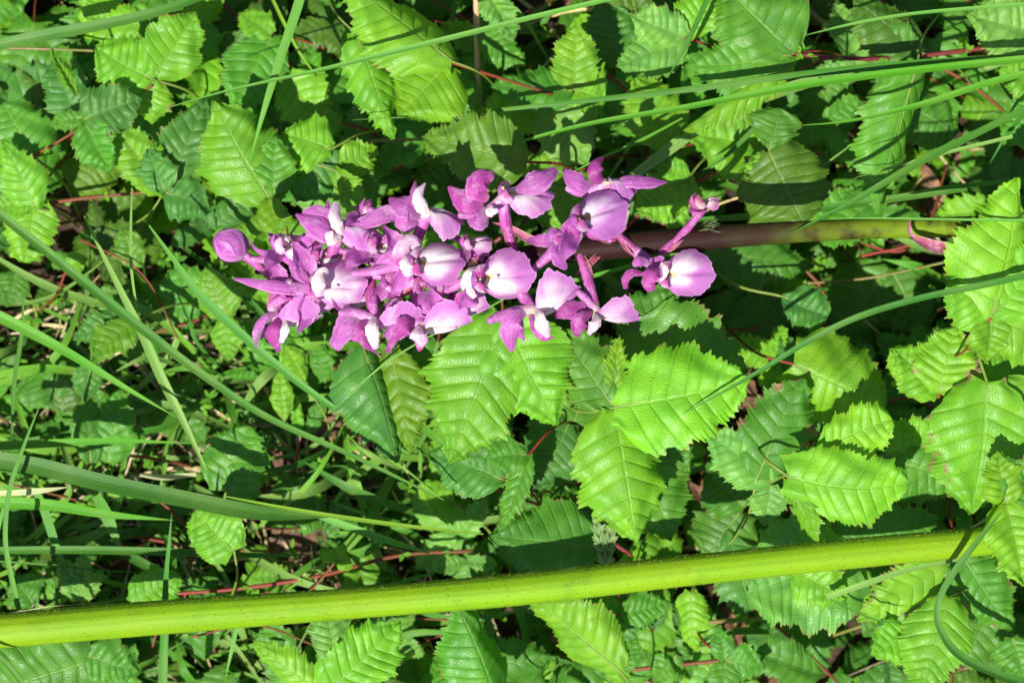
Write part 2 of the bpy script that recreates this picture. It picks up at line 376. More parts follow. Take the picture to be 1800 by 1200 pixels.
# ---------------------------------------------------------------- leaf blade
def leaflet(mb, A, B, W, aL=8.0, aR=8.0, bend=0.12, curl=0.0, col=(0.09, 0.27, 0.02), nv=9, res=12, tr=8, teeth=1.0, pleat=1.0, shape=0, wave=0.04, side=0.0, seed=0, crumple=0.05):
    """A, B in metres, W full width in metres; aL, aR: how far each half is raised (deg), + toward the sky;
       the lateral veins, the double teeth and the pleats all follow the same parameter s"""
    r = np.random.default_rng(int(seed * 977 + 13))
    A = np.asarray(A, float); B = np.asarray(B, float); Lg = np.linalg.norm(B - A)
    ex = (B - A) / Lg; up = np.array([0, 0, 1.0])
    if abs(ex[2]) > 0.93: up = np.array([0.3, 0.9, 0.3])
    ey = norm(np.cross(up, ex)); ez = np.cross(ex, ey)
    ns = nv * res + 1
    s = np.linspace(0, 1, ns)
    if shape == 0:   # ovate with a broad base and a drawn out tip
        xb = -0.05 * (1 - s) ** 6 + s ** 0.62; w = (np.clip(xb, 0, 1) + .03) ** .62 * np.clip(1 - xb, 0, 1) ** .92
    elif shape == 1: # broad, rounded
        xb = -0.08 * (1 - s) ** 5 + s ** 0.62; w = (np.clip(xb, 0, 1) + .06) ** .45 * np.clip(1 - xb, 0, 1) ** .52
    elif shape == 2: # obovate, wedge-shaped at the base
        xb = 0.02 + 0.98 * s ** 0.72; w = (np.clip(xb, 0, 1) + .01) ** .85 * np.clip(1 - xb, 0, 1) ** .5
    else:            # smooth elliptic leaf of another plant
        xb = s ** 0.9; w = np.sin(np.pi * s ** 0.95) ** 0.7
    w = w / w.max()
    yb = 0.5 * W * w
    p0, p1 = r.uniform(0, 6.28, 2); sw = np.clip(s + (.016 * np.sin(s * 11 + p0) + .010 * np.sin(s * 23 + p1)) * np.sin(np.pi * s), 0, 1)
    big = sw * nv; small = sw * nv * 3
    tj = 1 + 0.6 * r.uniform(-1, 1, nv * 3 + 2)[np.minimum(small.astype(int), nv * 3)]
    tri = lambda q, k: np.where(q < k, q / k, (1 - q) / (1 - k))
    tooth = teeth * (tri((big + .5) % 1, .62) * 0.80 * (1 + .35 * np.sin(np.floor(big + .5) * 2.3 + seed)) + tri(small % 1, .62) * 0.60 * tj - 0.55) * Lg / nv * 0.42
    tooth = tooth * np.clip(w * 1.6, 0.25, 1.0)
    t = np.linspace(0, 1, tr + 1) ** 0.85
    out = np.zeros((ns, 2 * tr + 1, 3)); uv = np.zeros((ns, 2 * tr + 1, 2))
    ph = r.uniform(0, 6.28, 4)
    mids = np.array([0.0] * ns)
    bendy = side * Lg * 0.25 * np.sin(np.pi * s)       # midrib swings sideways
    for sg in (-1, 1):
        ang = np.radians(aL if sg > 0 else aR)
        a2 = ang + np.radians(curl) * t[None, :] ** 1.5
        wz = 1 + 0.09 * np.sin(s * 7 + ph[0] * sg) + .05 * np.sin(s * 17 + ph[2] * sg)
        Y = (yb * wz)[:, None] * t[None, :] + tooth[:, None] * 0.95 * t[None, :] ** 6
        X = s[:, None] * Lg + (xb - s)[:, None] * Lg * t[None, :] ** 1.12 + tooth[:, None] * 0.50 * t[None, :] ** 6
        Z = pleat * Lg / nv * 0.13 * (np.abs(np.sin(np.pi * big))[:, None] ** 0.7) * np.sin(np.pi * np.clip(t, 0, 1) ** 0.8)[None, :] ** 0.6
        Z = Z + wave * W * np.sin(s * 11 + ph[1] + sg)[:, None] * t[None, :] ** 2
        yy = Y * np.cos(a2) - Z * np.sin(a2); zz = Y * np.sin(a2) + Z * np.cos(a2)
        zz = zz + crumple * W * (np.sin(X / Lg * 7.3 + ph[3] + sg * 1.1 + 3.1 * t[None, :]) * np.sin(t[None, :] * 4.4 + ph[0] + 4 * X / Lg)) * np.clip(t, 0, .8)[None, :] * 1.4
        yy = yy * (1 + .05 * np.sin(s * 31 + ph[2])[:, None] * t[None, :] ** 3)
        xc = np.clip(X / Lg, -0.1, 1.1)
        zz = zz - bend * Lg * (xc ** 2 - xc)
        p = A[None, None, :] + X[..., None] * ex + (sg * yy + bendy[:, None])[..., None] * ey + zz[..., None] * ez
        idx = tr + sg * np.arange(tr + 1)
        out[:, idx] = p
        uv[:, idx, 0] = big[:, None]
        uv[:, idx, 1] = (0.5 + 0.5 * sg * t)[None, :]
    mb.grid(out, uv, col)
    return ex, ey, ez
# ================================================================ the setting: soil
def build_soil():
    n = 150
    x = np.linspace(-0.42, 0.42, n); y = np.linspace(-0.36, 0.36, n)
    X, Y = np.meshgrid(x, y, indexing='ij')
    Z = 0.0016 * np.sin(X * 71 + 1.3 * np.sin(Y * 47)) + 0.0014 * np.sin(Y * 93 + 2 * np.sin(X * 61)) + rng.normal(0, 0.0004, X.shape)
    mb = MB(); mb.grid(np.stack([X, Y, Z], -1), np.stack([X, Y], -1))
    mb.build('ground', SOIL, kind='structure')
    far = MB(); r = np.array([0.30, 1.0, 5.0, 40.0]); a = np.linspace(0, 2 * np.pi, 49)
    R, A = np.meshgrid(r, a, indexing='ij')
    far.grid(np.stack([R * np.cos(A), R * np.sin(A), np.where(R < 0.5, -0.006, -0.008)], -1), np.stack([R, A], -1), (1, 1, 1))
    far.build('far_ground', SOIL, kind='structure')
build_soil()

# tints (pigment of the blade; d has shade painted in, for shadowed leaves)
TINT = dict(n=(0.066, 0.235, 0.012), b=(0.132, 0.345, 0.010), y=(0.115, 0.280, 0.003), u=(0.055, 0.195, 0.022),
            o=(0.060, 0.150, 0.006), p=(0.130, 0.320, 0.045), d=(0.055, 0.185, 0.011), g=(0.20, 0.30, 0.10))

# ---------------------------------------------------------------- litter and undergrowth (nobody could count them)
def litter():
    mb = MB()
    for i in range(520):
        x, y = rng.uniform(-0.24, 0.24), rng.uniform(-0.19, 0.19); z = rng.uniform(0.001, 0.014)
        a = rng.uniform(0, 6.28); L = rng.uniform(0.010, 0.024)
        A = np.array([x, y, z]); B = A + L * np.array([math.cos(a), math.sin(a), rng.uniform(-.25, .25)])
        c = rng.uniform(0.45, 1.15) * np.array([1, rng.uniform(.85, 1.0), rng.uniform(.7, 1)])
        leaflet(mb, A, B, L * rng.uniform(.3, .6), rng.uniform(-30, 40), rng.uniform(-30, 40), rng.uniform(-.2, .4), 20, c, nv=5, res=3, tr=3, teeth=.6, seed=i)
    mb.build('dead_leaf_litter', DEAD, kind='stuff', label='brown dead leaves and crumbs lying on the dark soil')
    mb = MB()
    for i in range(620):
        if rng.random() < 0.6: x, y = rng.uniform(-100, 760), rng.uniform(560, 1240)
        else: x, y = rng.uniform(-300, 2100), rng.uniform(-250, 1450)
        z = rng.uniform(15, 130); a = rng.normal(0.1, 0.9); L = rng.uniform(60, 260)
        p = [(x, y, z), (x + L * .5 * math.cos(a), y + L * .5 * math.sin(a), z + rng.uniform(-10, 25)), (x + L * math.cos(a + .2), y + L * math.sin(a + .2), z + rng.uniform(-25, 20))]
        c = rng.uniform(0.35, 1.0) * np.array([1, .95, rng.uniform(.6, 1)])
        w = rng.uniform(3, 8) * S
        ribbon(mb, [P(*q) for q in p], [w * .6, w, w * .2], n=9, vee=.4, twist=(rng.uniform(-60, 60), rng.uniform(-60, 60)), col=c, across=3)
    mb.build('dry_straw', STRAW, kind='stuff', label='bleached dry grass straws lying over the soil')
litter()

HOLES = [(60, 430, 90), (235, 380, 60), (300, 470, 70), (110, 290, 60), (700, 30, 70), (930, 60, 60), (710, 290, 60), (1450, 90, 60), (1660, 320, 90), (1720, 450, 80), (1190, 930, 70),
         (1260, 1060, 70), (910, 1130, 80), (1350, 1130, 100), (90, 560, 110), (400, 700, 70), (520, 880, 110), (270, 790, 80), (640, 860, 70), (500, 60, 60), (1690, 200, 50), (330, 620, 60), (720, 1180, 50)]
def undergrowth():
    """low leaves under the ones that can be told apart"""
    mb = MB(); k = 0
    def sprig(x, y, z, L, sun):
        nonlocal k
        a0 = rng.uniform(0, 360)
        kind = rng.random()
        key = 'n' if kind < .42 else 'd' if kind < .52 else 'u' if kind < .62 else 'b' if kind < .84 else 'o' if kind < .95 else 'p'
        c = np.array(TINT[key]) * rng.uniform(.8, 1.15)
        for j, da in enumerate((0, 78, -78) if rng.random() < .75 else (0,)):
            k += 1
            a = math.radians(a0 + da + rng.uniform(-14, 14)); l = L * (1 if j == 0 else .78) * rng.uniform(.85, 1.1)
            B = (x + l * math.cos(a), y - l * math.sin(a), z + rng.uniform(-.55, .25) * l)
            leaflet(mb, P(x, y, z), P(*B), l * rng.uniform(.55, .8) * S, rng.uniform(-35, 45), rng.uniform(-35, 45), rng.uniform(.0, .3), rng.uniform(-30, 20),
                    c, nv=6, res=9, tr=5, shape=int(rng.integers(0, 3)), seed=k)
    for i in range(1250):
        x, y = rng.uniform(-420, 2220), rng.uniform(-360, 1560)
        z = rng.uniform(40, 260)
        grassy = x < 760 and 470 < y < 1120
        if grassy and rng.random() < .3: continue
        dark = (1230 < x < 1680 and 400 < y < 620) or any((x - hx) ** 2 + (y - hy) ** 2 < hr ** 2 for hx, hy, hr in HOLES)
        if dark and rng.random() < .45: continue
        sprig(x, y, z * (.25 if dark else .7 if grassy else 1), rng.uniform(75, 150) * (.8 if grassy else 1), 0)
    # the rim round the plot, off the picture, so that it goes on
    for i in range(240):
        a = rng.uniform(0, 6.28); x = 900 + 1500 * math.cos(a) * rng.uniform(.8, 1.1); y = 600 + 1150 * math.sin(a) * rng.uniform(.85, 1.1)
        sprig(x, y, rng.uniform(60, 380), rng.uniform(90, 140), 0)
    mb.build('undergrowth', LEAF, kind='stuff', label='low toothed green leaves filling the space under the brambles')
    # low grass
    mb = MB()
    for i in range(520):
        if rng.random() < .62: x, y = rng.uniform(-200, 800), rng.uniform(520, 1250)
        else: x, y = rng.uniform(-350, 2150), rng.uniform(-300, 1500)
        z = rng.uniform(20, 240); a = rng.normal(0.05, .75) + (math.pi if rng.random() < .5 else 0); L = rng.uniform(110, 380)
        da = rng.uniform(-.5, .5)
        p = [(x, y, z * .5), (x + L * .5 * math.cos(a), y + L * .5 * math.sin(a), z + 10), (x + L * math.cos(a + da), y + L * math.sin(a + da), z * rng.uniform(.5, 1.2))]
        w = rng.uniform(7, 21) * S
        c = np.array([(0.055, .20, .015), (0.04, .15, .018), (0.10, .26, .02), (.13, .25, .05)][int(rng.integers(0, 4))]) * rng.uniform(.75, 1.1)
        ribbon(mb, [P(*q) for q in p], [w * .7, w, w * .05], n=14, vee=.35, twist=(rng.uniform(-40, 40), rng.uniform(-60, 60)), col=c, across=3)
    mb.build('low_grass', GRASS, kind='stuff', label='thin short grass growing between the leaves')
    # tiny bract leaves / seedlings
    mb = MB()
    for i in range(420):
        if rng.random() < .5: x, y = rng.uniform(-60, 900), rng.uniform(440, 1200)
        else: x, y = rng.uniform(-200, 2000), rng.uniform(-100, 1350)
        z = rng.uniform(20, 230)
        for j in range(int(rng.integers(2, 6))):
            a = rng.uniform(0, 6.28); l = rng.uniform(10, 26)
            leaflet(mb, P(x, y, z), P(x + l * math.cos(a), y + l * math.sin(a), z + rng.uniform(-6, 12)), l * .45 * S, 15, 15, .1, 0,
                    np.array(TINT['b' if rng.random() < .5 else 'n']) * rng.uniform(.8, 1.2), nv=3, res=2, tr=2, teeth=.4, shape=3, seed=i * 7 + j)
    mb.build('seedlings', LEAF, kind='stuff', label='tiny pale green seedlings scattered between grass and leaves')
undergrowth()

def stalks():
    mb = MB()
    for i in range(130):
        x, y = rng.uniform(-150, 1950), rng.uniform(-150, 1350); z = rng.uniform(40, 270); a = rng.normal(0, .55); L = rng.uniform(70, 300); b = rng.uniform(-.5, .5)
        p = [(x, y, z), (x + L * .5 * math.cos(a), y + L * .5 * math.sin(a), z + rng.uniform(0, 25)), (x + L * math.cos(a + b), y + L * math.sin(a + b), z - rng.uniform(0, 40))]
        tube(mb, [P(*q) for q in p], [rng.uniform(1.6, 3.4) * S] * 3, n=12, sides=6, lump=.1)
    mb.build('thin_stalks', CANE, kind='stuff', label='thin red brown bramble stalks threading through the low leaves')
stalks()

# ================================================================ canes
def cane(label, pts, w, mat=CANE, buds=0, group=None, name='bramble_cane', cat='cane', sides=8):
    base = P(*pts[0]); mb = MB()
    ws = w if isinstance(w, (list, tuple)) else [w] * len(pts)
    c, r, d = tube(mb, [P(*p) for p in pts], [q * S / 2 for q in ws], n=max(16, 8 * len(pts)), sides=sides, lump=.08)
    o = mb.build(name, mat, base=base, label=label, category=cat, group=group or 'bramble canes and stalks between the leaves')
    for i in range(buds):
        k = int(rng.integers(4, len(c) - 5)); q = c[k] + np.array([0, 0, r[k] * .6])
        mb = MB()
        for j in range(3):
            a = rng.uniform(0, 6.28); l = rng.uniform(9, 17) * S
            leaflet(mb, q, q + l * np.array([math.cos(a), math.sin(a), .35]), l * .6, 20, 20, .1, 0, np.array(TINT['b']) * 1.05, nv=3, res=3, tr=3, seed=i * 5 + j)
        mb.build('stipule', LEAF, o)
    return o

CANES = [
 ('pink red cane running into the pleated leaf cluster upper left', [(-40, 330, 250), (50, 280, 300), (148, 222, 365)], 6, CANE, 1),
 ('short red stalk joining the leaf pair at the upper left', [(120, 248, 280), (200, 195, 320), (268, 150, 352)], 5, CANE, 0),
 ('red cane crossing the left edge under the large pale leaf', [(-60, 398, 250), (20, 375, 262), (120, 352, 275), (290, 335, 320)], [8, 8, 8, 6], CANE, 1),
 ('thin brown cane near the upper left corner below the broad blade', [(-60, 84, 270), (70, 86, 275), (175, 90, 262)], 5, CANEG, 0),
 ('dark red cane slanting behind the upright grass tip at top', [(350, -30, 200), (430, 40, 215), (520, 118, 205), (640, 195, 190)], 6, CANEM, 0),
 ('brown stalk from the large folded leaf down to the right', [(795, 110, 455), (850, 128, 420), (970, 166, 385)], [7, 6, 6], CANE, 0),
 ('maroon cane along the top right below the toothed leaf', [(1393, 94, 440), (1450, 101, 430), (1560, 103, 400), (1690, 90, 390), (1860, 66, 380)], [8, 9, 8, 9, 9], CANEM, 7),
 ('bright red cane just above the withered orchid flower', [(1180, 345, 300), (1232, 316, 330), (1350, 266, 372)], [9, 10, 9], CANE, 2),
 ('curved brown cane looping above the upper left flowers', [(583, 310, 320), (600, 275, 330), (640, 252, 335), (700, 246, 320), (850, 244, 280)], 7, CANEG, 0),
 ('straight red cane behind the highest left flowers', [(670, 300, 180), (720, 290, 190), (800, 272, 200)], 9, CANE, 0),
 ('dark red cane rising from the spike toward the upper right', [(870, 425, 260), (910, 398, 270), (980, 352, 270), (1180, 285, 250)], [9, 8, 7, 8], CANEM, 1),
 ('thin red runner left of the flower bud beneath the blue grey blade', [(255, 590, 200), (340, 565, 210), (400, 540, 200), (470, 528, 190)], 5, CANE, 1),
 ('red runner above the hairy stem at the lower left', [(290, 1044, 230), (420, 1034, 240), (560, 1012, 250), (700, 976, 240), (830, 968, 250)], [6, 8, 8, 8, 6], CANE, 6),
 ('dark red cane dropping toward the hairy stem in the middle', [(905, 830, 260), (940, 862, 285), (1005, 905, 290), (1110, 975, 270)], [6, 8, 8, 8], CANEM, 2),
 ('olive cane under the hairy stem at the lower centre', [(1120, 1082, 170), (1240, 1092, 180), (1380, 1082, 180)], 10, CANEG, 3),
 ('red cane at the bottom edge ending at a toothed leaf', [(990, 1202, 180), (1100, 1178, 190), (1270, 1160, 250)], 8, CANE, 1),
 ('grey brown cane low in the gap at the bottom right', [(1330, 1150, 130), (1420, 1130, 140), (1530, 1094, 140)], 7, CANEG, 0),
 ('dark red stub under the bright oval leaf on the right', [(1445, 895, 300), (1490, 922, 310), (1560, 950, 300)], 9, CANEM, 0),
 ('dim red cane in the shade below the top right blades', [(1400, 246, 120), (1500, 236, 130), (1620, 220, 130)], 9, CANE, 0),
 ('olive brown cane curving down from the top edge right of centre', [(1392, -30, 150), (1430, 25, 170), (1480, 52, 170), (1620, 66, 150)], 12, CANEG, 0),
 ('upright tan dead stalk above the middle of the spike', [(838, -40, 260), (838, 60, 270), (843, 170, 240), (858, 280, 220)], [13, 12, 9, 7], CANET, 0),
 ('brown stalk at the right edge behind the bright leaves', [(1765, 606, 480), (1785, 625, 470), (1830, 650, 440)], 6, CANE, 0),
 ('short red stalk between the two pleated leaves at the right edge', [(1762, 842, 470), (1765, 868, 490), (1768, 888, 505)], 6, CANE, 0),
 ('dim green hairy stalk in the dark shade right of the spike', [(1420, 498, 150), (1530, 488, 160), (1665, 460, 180)], 5, CANEG, 0),
 ('dry tan bent stalk beside the low leaves at the lower left', [(395, 770, 120), (415, 752, 140), (445, 745, 140)], 7, CANET, 0),
 ('yellowish stalk of the smooth round leaf below the bud', [(452, 640, 160), (470, 690, 170), (498, 745, 160)], 6, CANEG, 0),
]
for a in CANES: cane(*a)

# ================================================================ leaves one can tell apart
nleaf = 0
def bramble(label, leaflets, group=None, name='bramble_leaf', cat='leaf'):
    """leaflets: (x0, y0, z0, x1, y1, z1, W, aL, aR, tint, options)"""
    global nleaf
    base = P(*leaflets[0][:3])
    root = empty(name, base, label, cat, group or 'bramble leaves among the grass')
    for l in leaflets:
        nleaf += 1
        x0, y0, z0, x1, y1, z1, W, aL, aR, t = l[:10]; opt = dict(l[10]) if len(l) > 10 else {}
        mat = LEAFB if opt.pop('brown', False) else LEAF
        col = np.array(TINT[t]) * opt.pop('k', 1.0) * (1 + 0.08 * math.sin(nleaf * 2.4))
        col = col * np.array([1 + 0.10 * math.sin(nleaf * 5.1), 1, 1])
        mb = MB(); L = math.hypot(x1 - x0, y1 - y0)
        a = dict(bend=.10, curl=-14, nv=8 if L > 130 else 7 if L > 80 else 6, res=15 if L > 60 else 9, seed=nleaf)
        a.update(opt)
        A = P(x0, y0, z0); B = P(x1, y1, z1)
        q = np.random.default_rng(nleaf)
        a['bend'] = a['bend'] + q.uniform(-.06, .12); a['side'] = a.get('side', 0) + q.uniform(-.12, .12); a['wave'] = q.uniform(.02, .07); a['pleat'] = a.get('pleat', 1.0) * q.uniform(.55, 1.15)
        leaflet(mb, A, B, W * 1.10 * S, aL + q.uniform(-14, 16), aR + q.uniform(-14, 16), col=col, **a)
        lf = mb.build('leaflet', mat, root)
        # the raised midrib on the under side and a short stalk
        mb = MB(); m = A * .25 + B * .75
        tube(mb, [A, A * .75 + B * .25 + np.array([0, 0, a['bend'] * L * S * .18 - 1.2 * S]), (A + B) / 2 + np.array([0, 0, a['bend'] * L * S * .25 - 1.2 * S])], [2.0 * S, 1.5 * S, .5 * S], n=10, sides=6)
        mb.build('midrib', PETIOLE, lf)
    if name == 'bramble_leaf' and leaflets[0][2] > 150:
        d = np.zeros(2)
        for l in leaflets:
            v = np.array([l[3] - l[0], l[4] - l[1]], float); d -= v / np.linalg.norm(v)
        q = np.random.default_rng(nleaf + 900)
        d = d / (np.linalg.norm(d) + 1e-6); a = math.atan2(d[1], d[0]) + q.uniform(-.5, .5); Ls = q.uniform(80, 170)
        x, y, z = leaflets[0][:3]
        petiole(root, [(x, y, z - 2), (x + Ls * .5 * math.cos(a), y + Ls * .5 * math.sin(a), z - 50), (x + Ls * math.cos(a + .2), y + Ls * math.sin(a + .2), z * .35)], q.uniform(4, 5.5), CANE if q.random() < .45 else PETIOLE)
    return root

def petiole(root, pts, w=5, mat=None):
    mb = MB(); tube(mb, [P(*p) for p in pts], [w * S / 2] * len(pts), n=16, sides=8)
    mb.build('leaf_stalk', mat or PETIOLE, root)

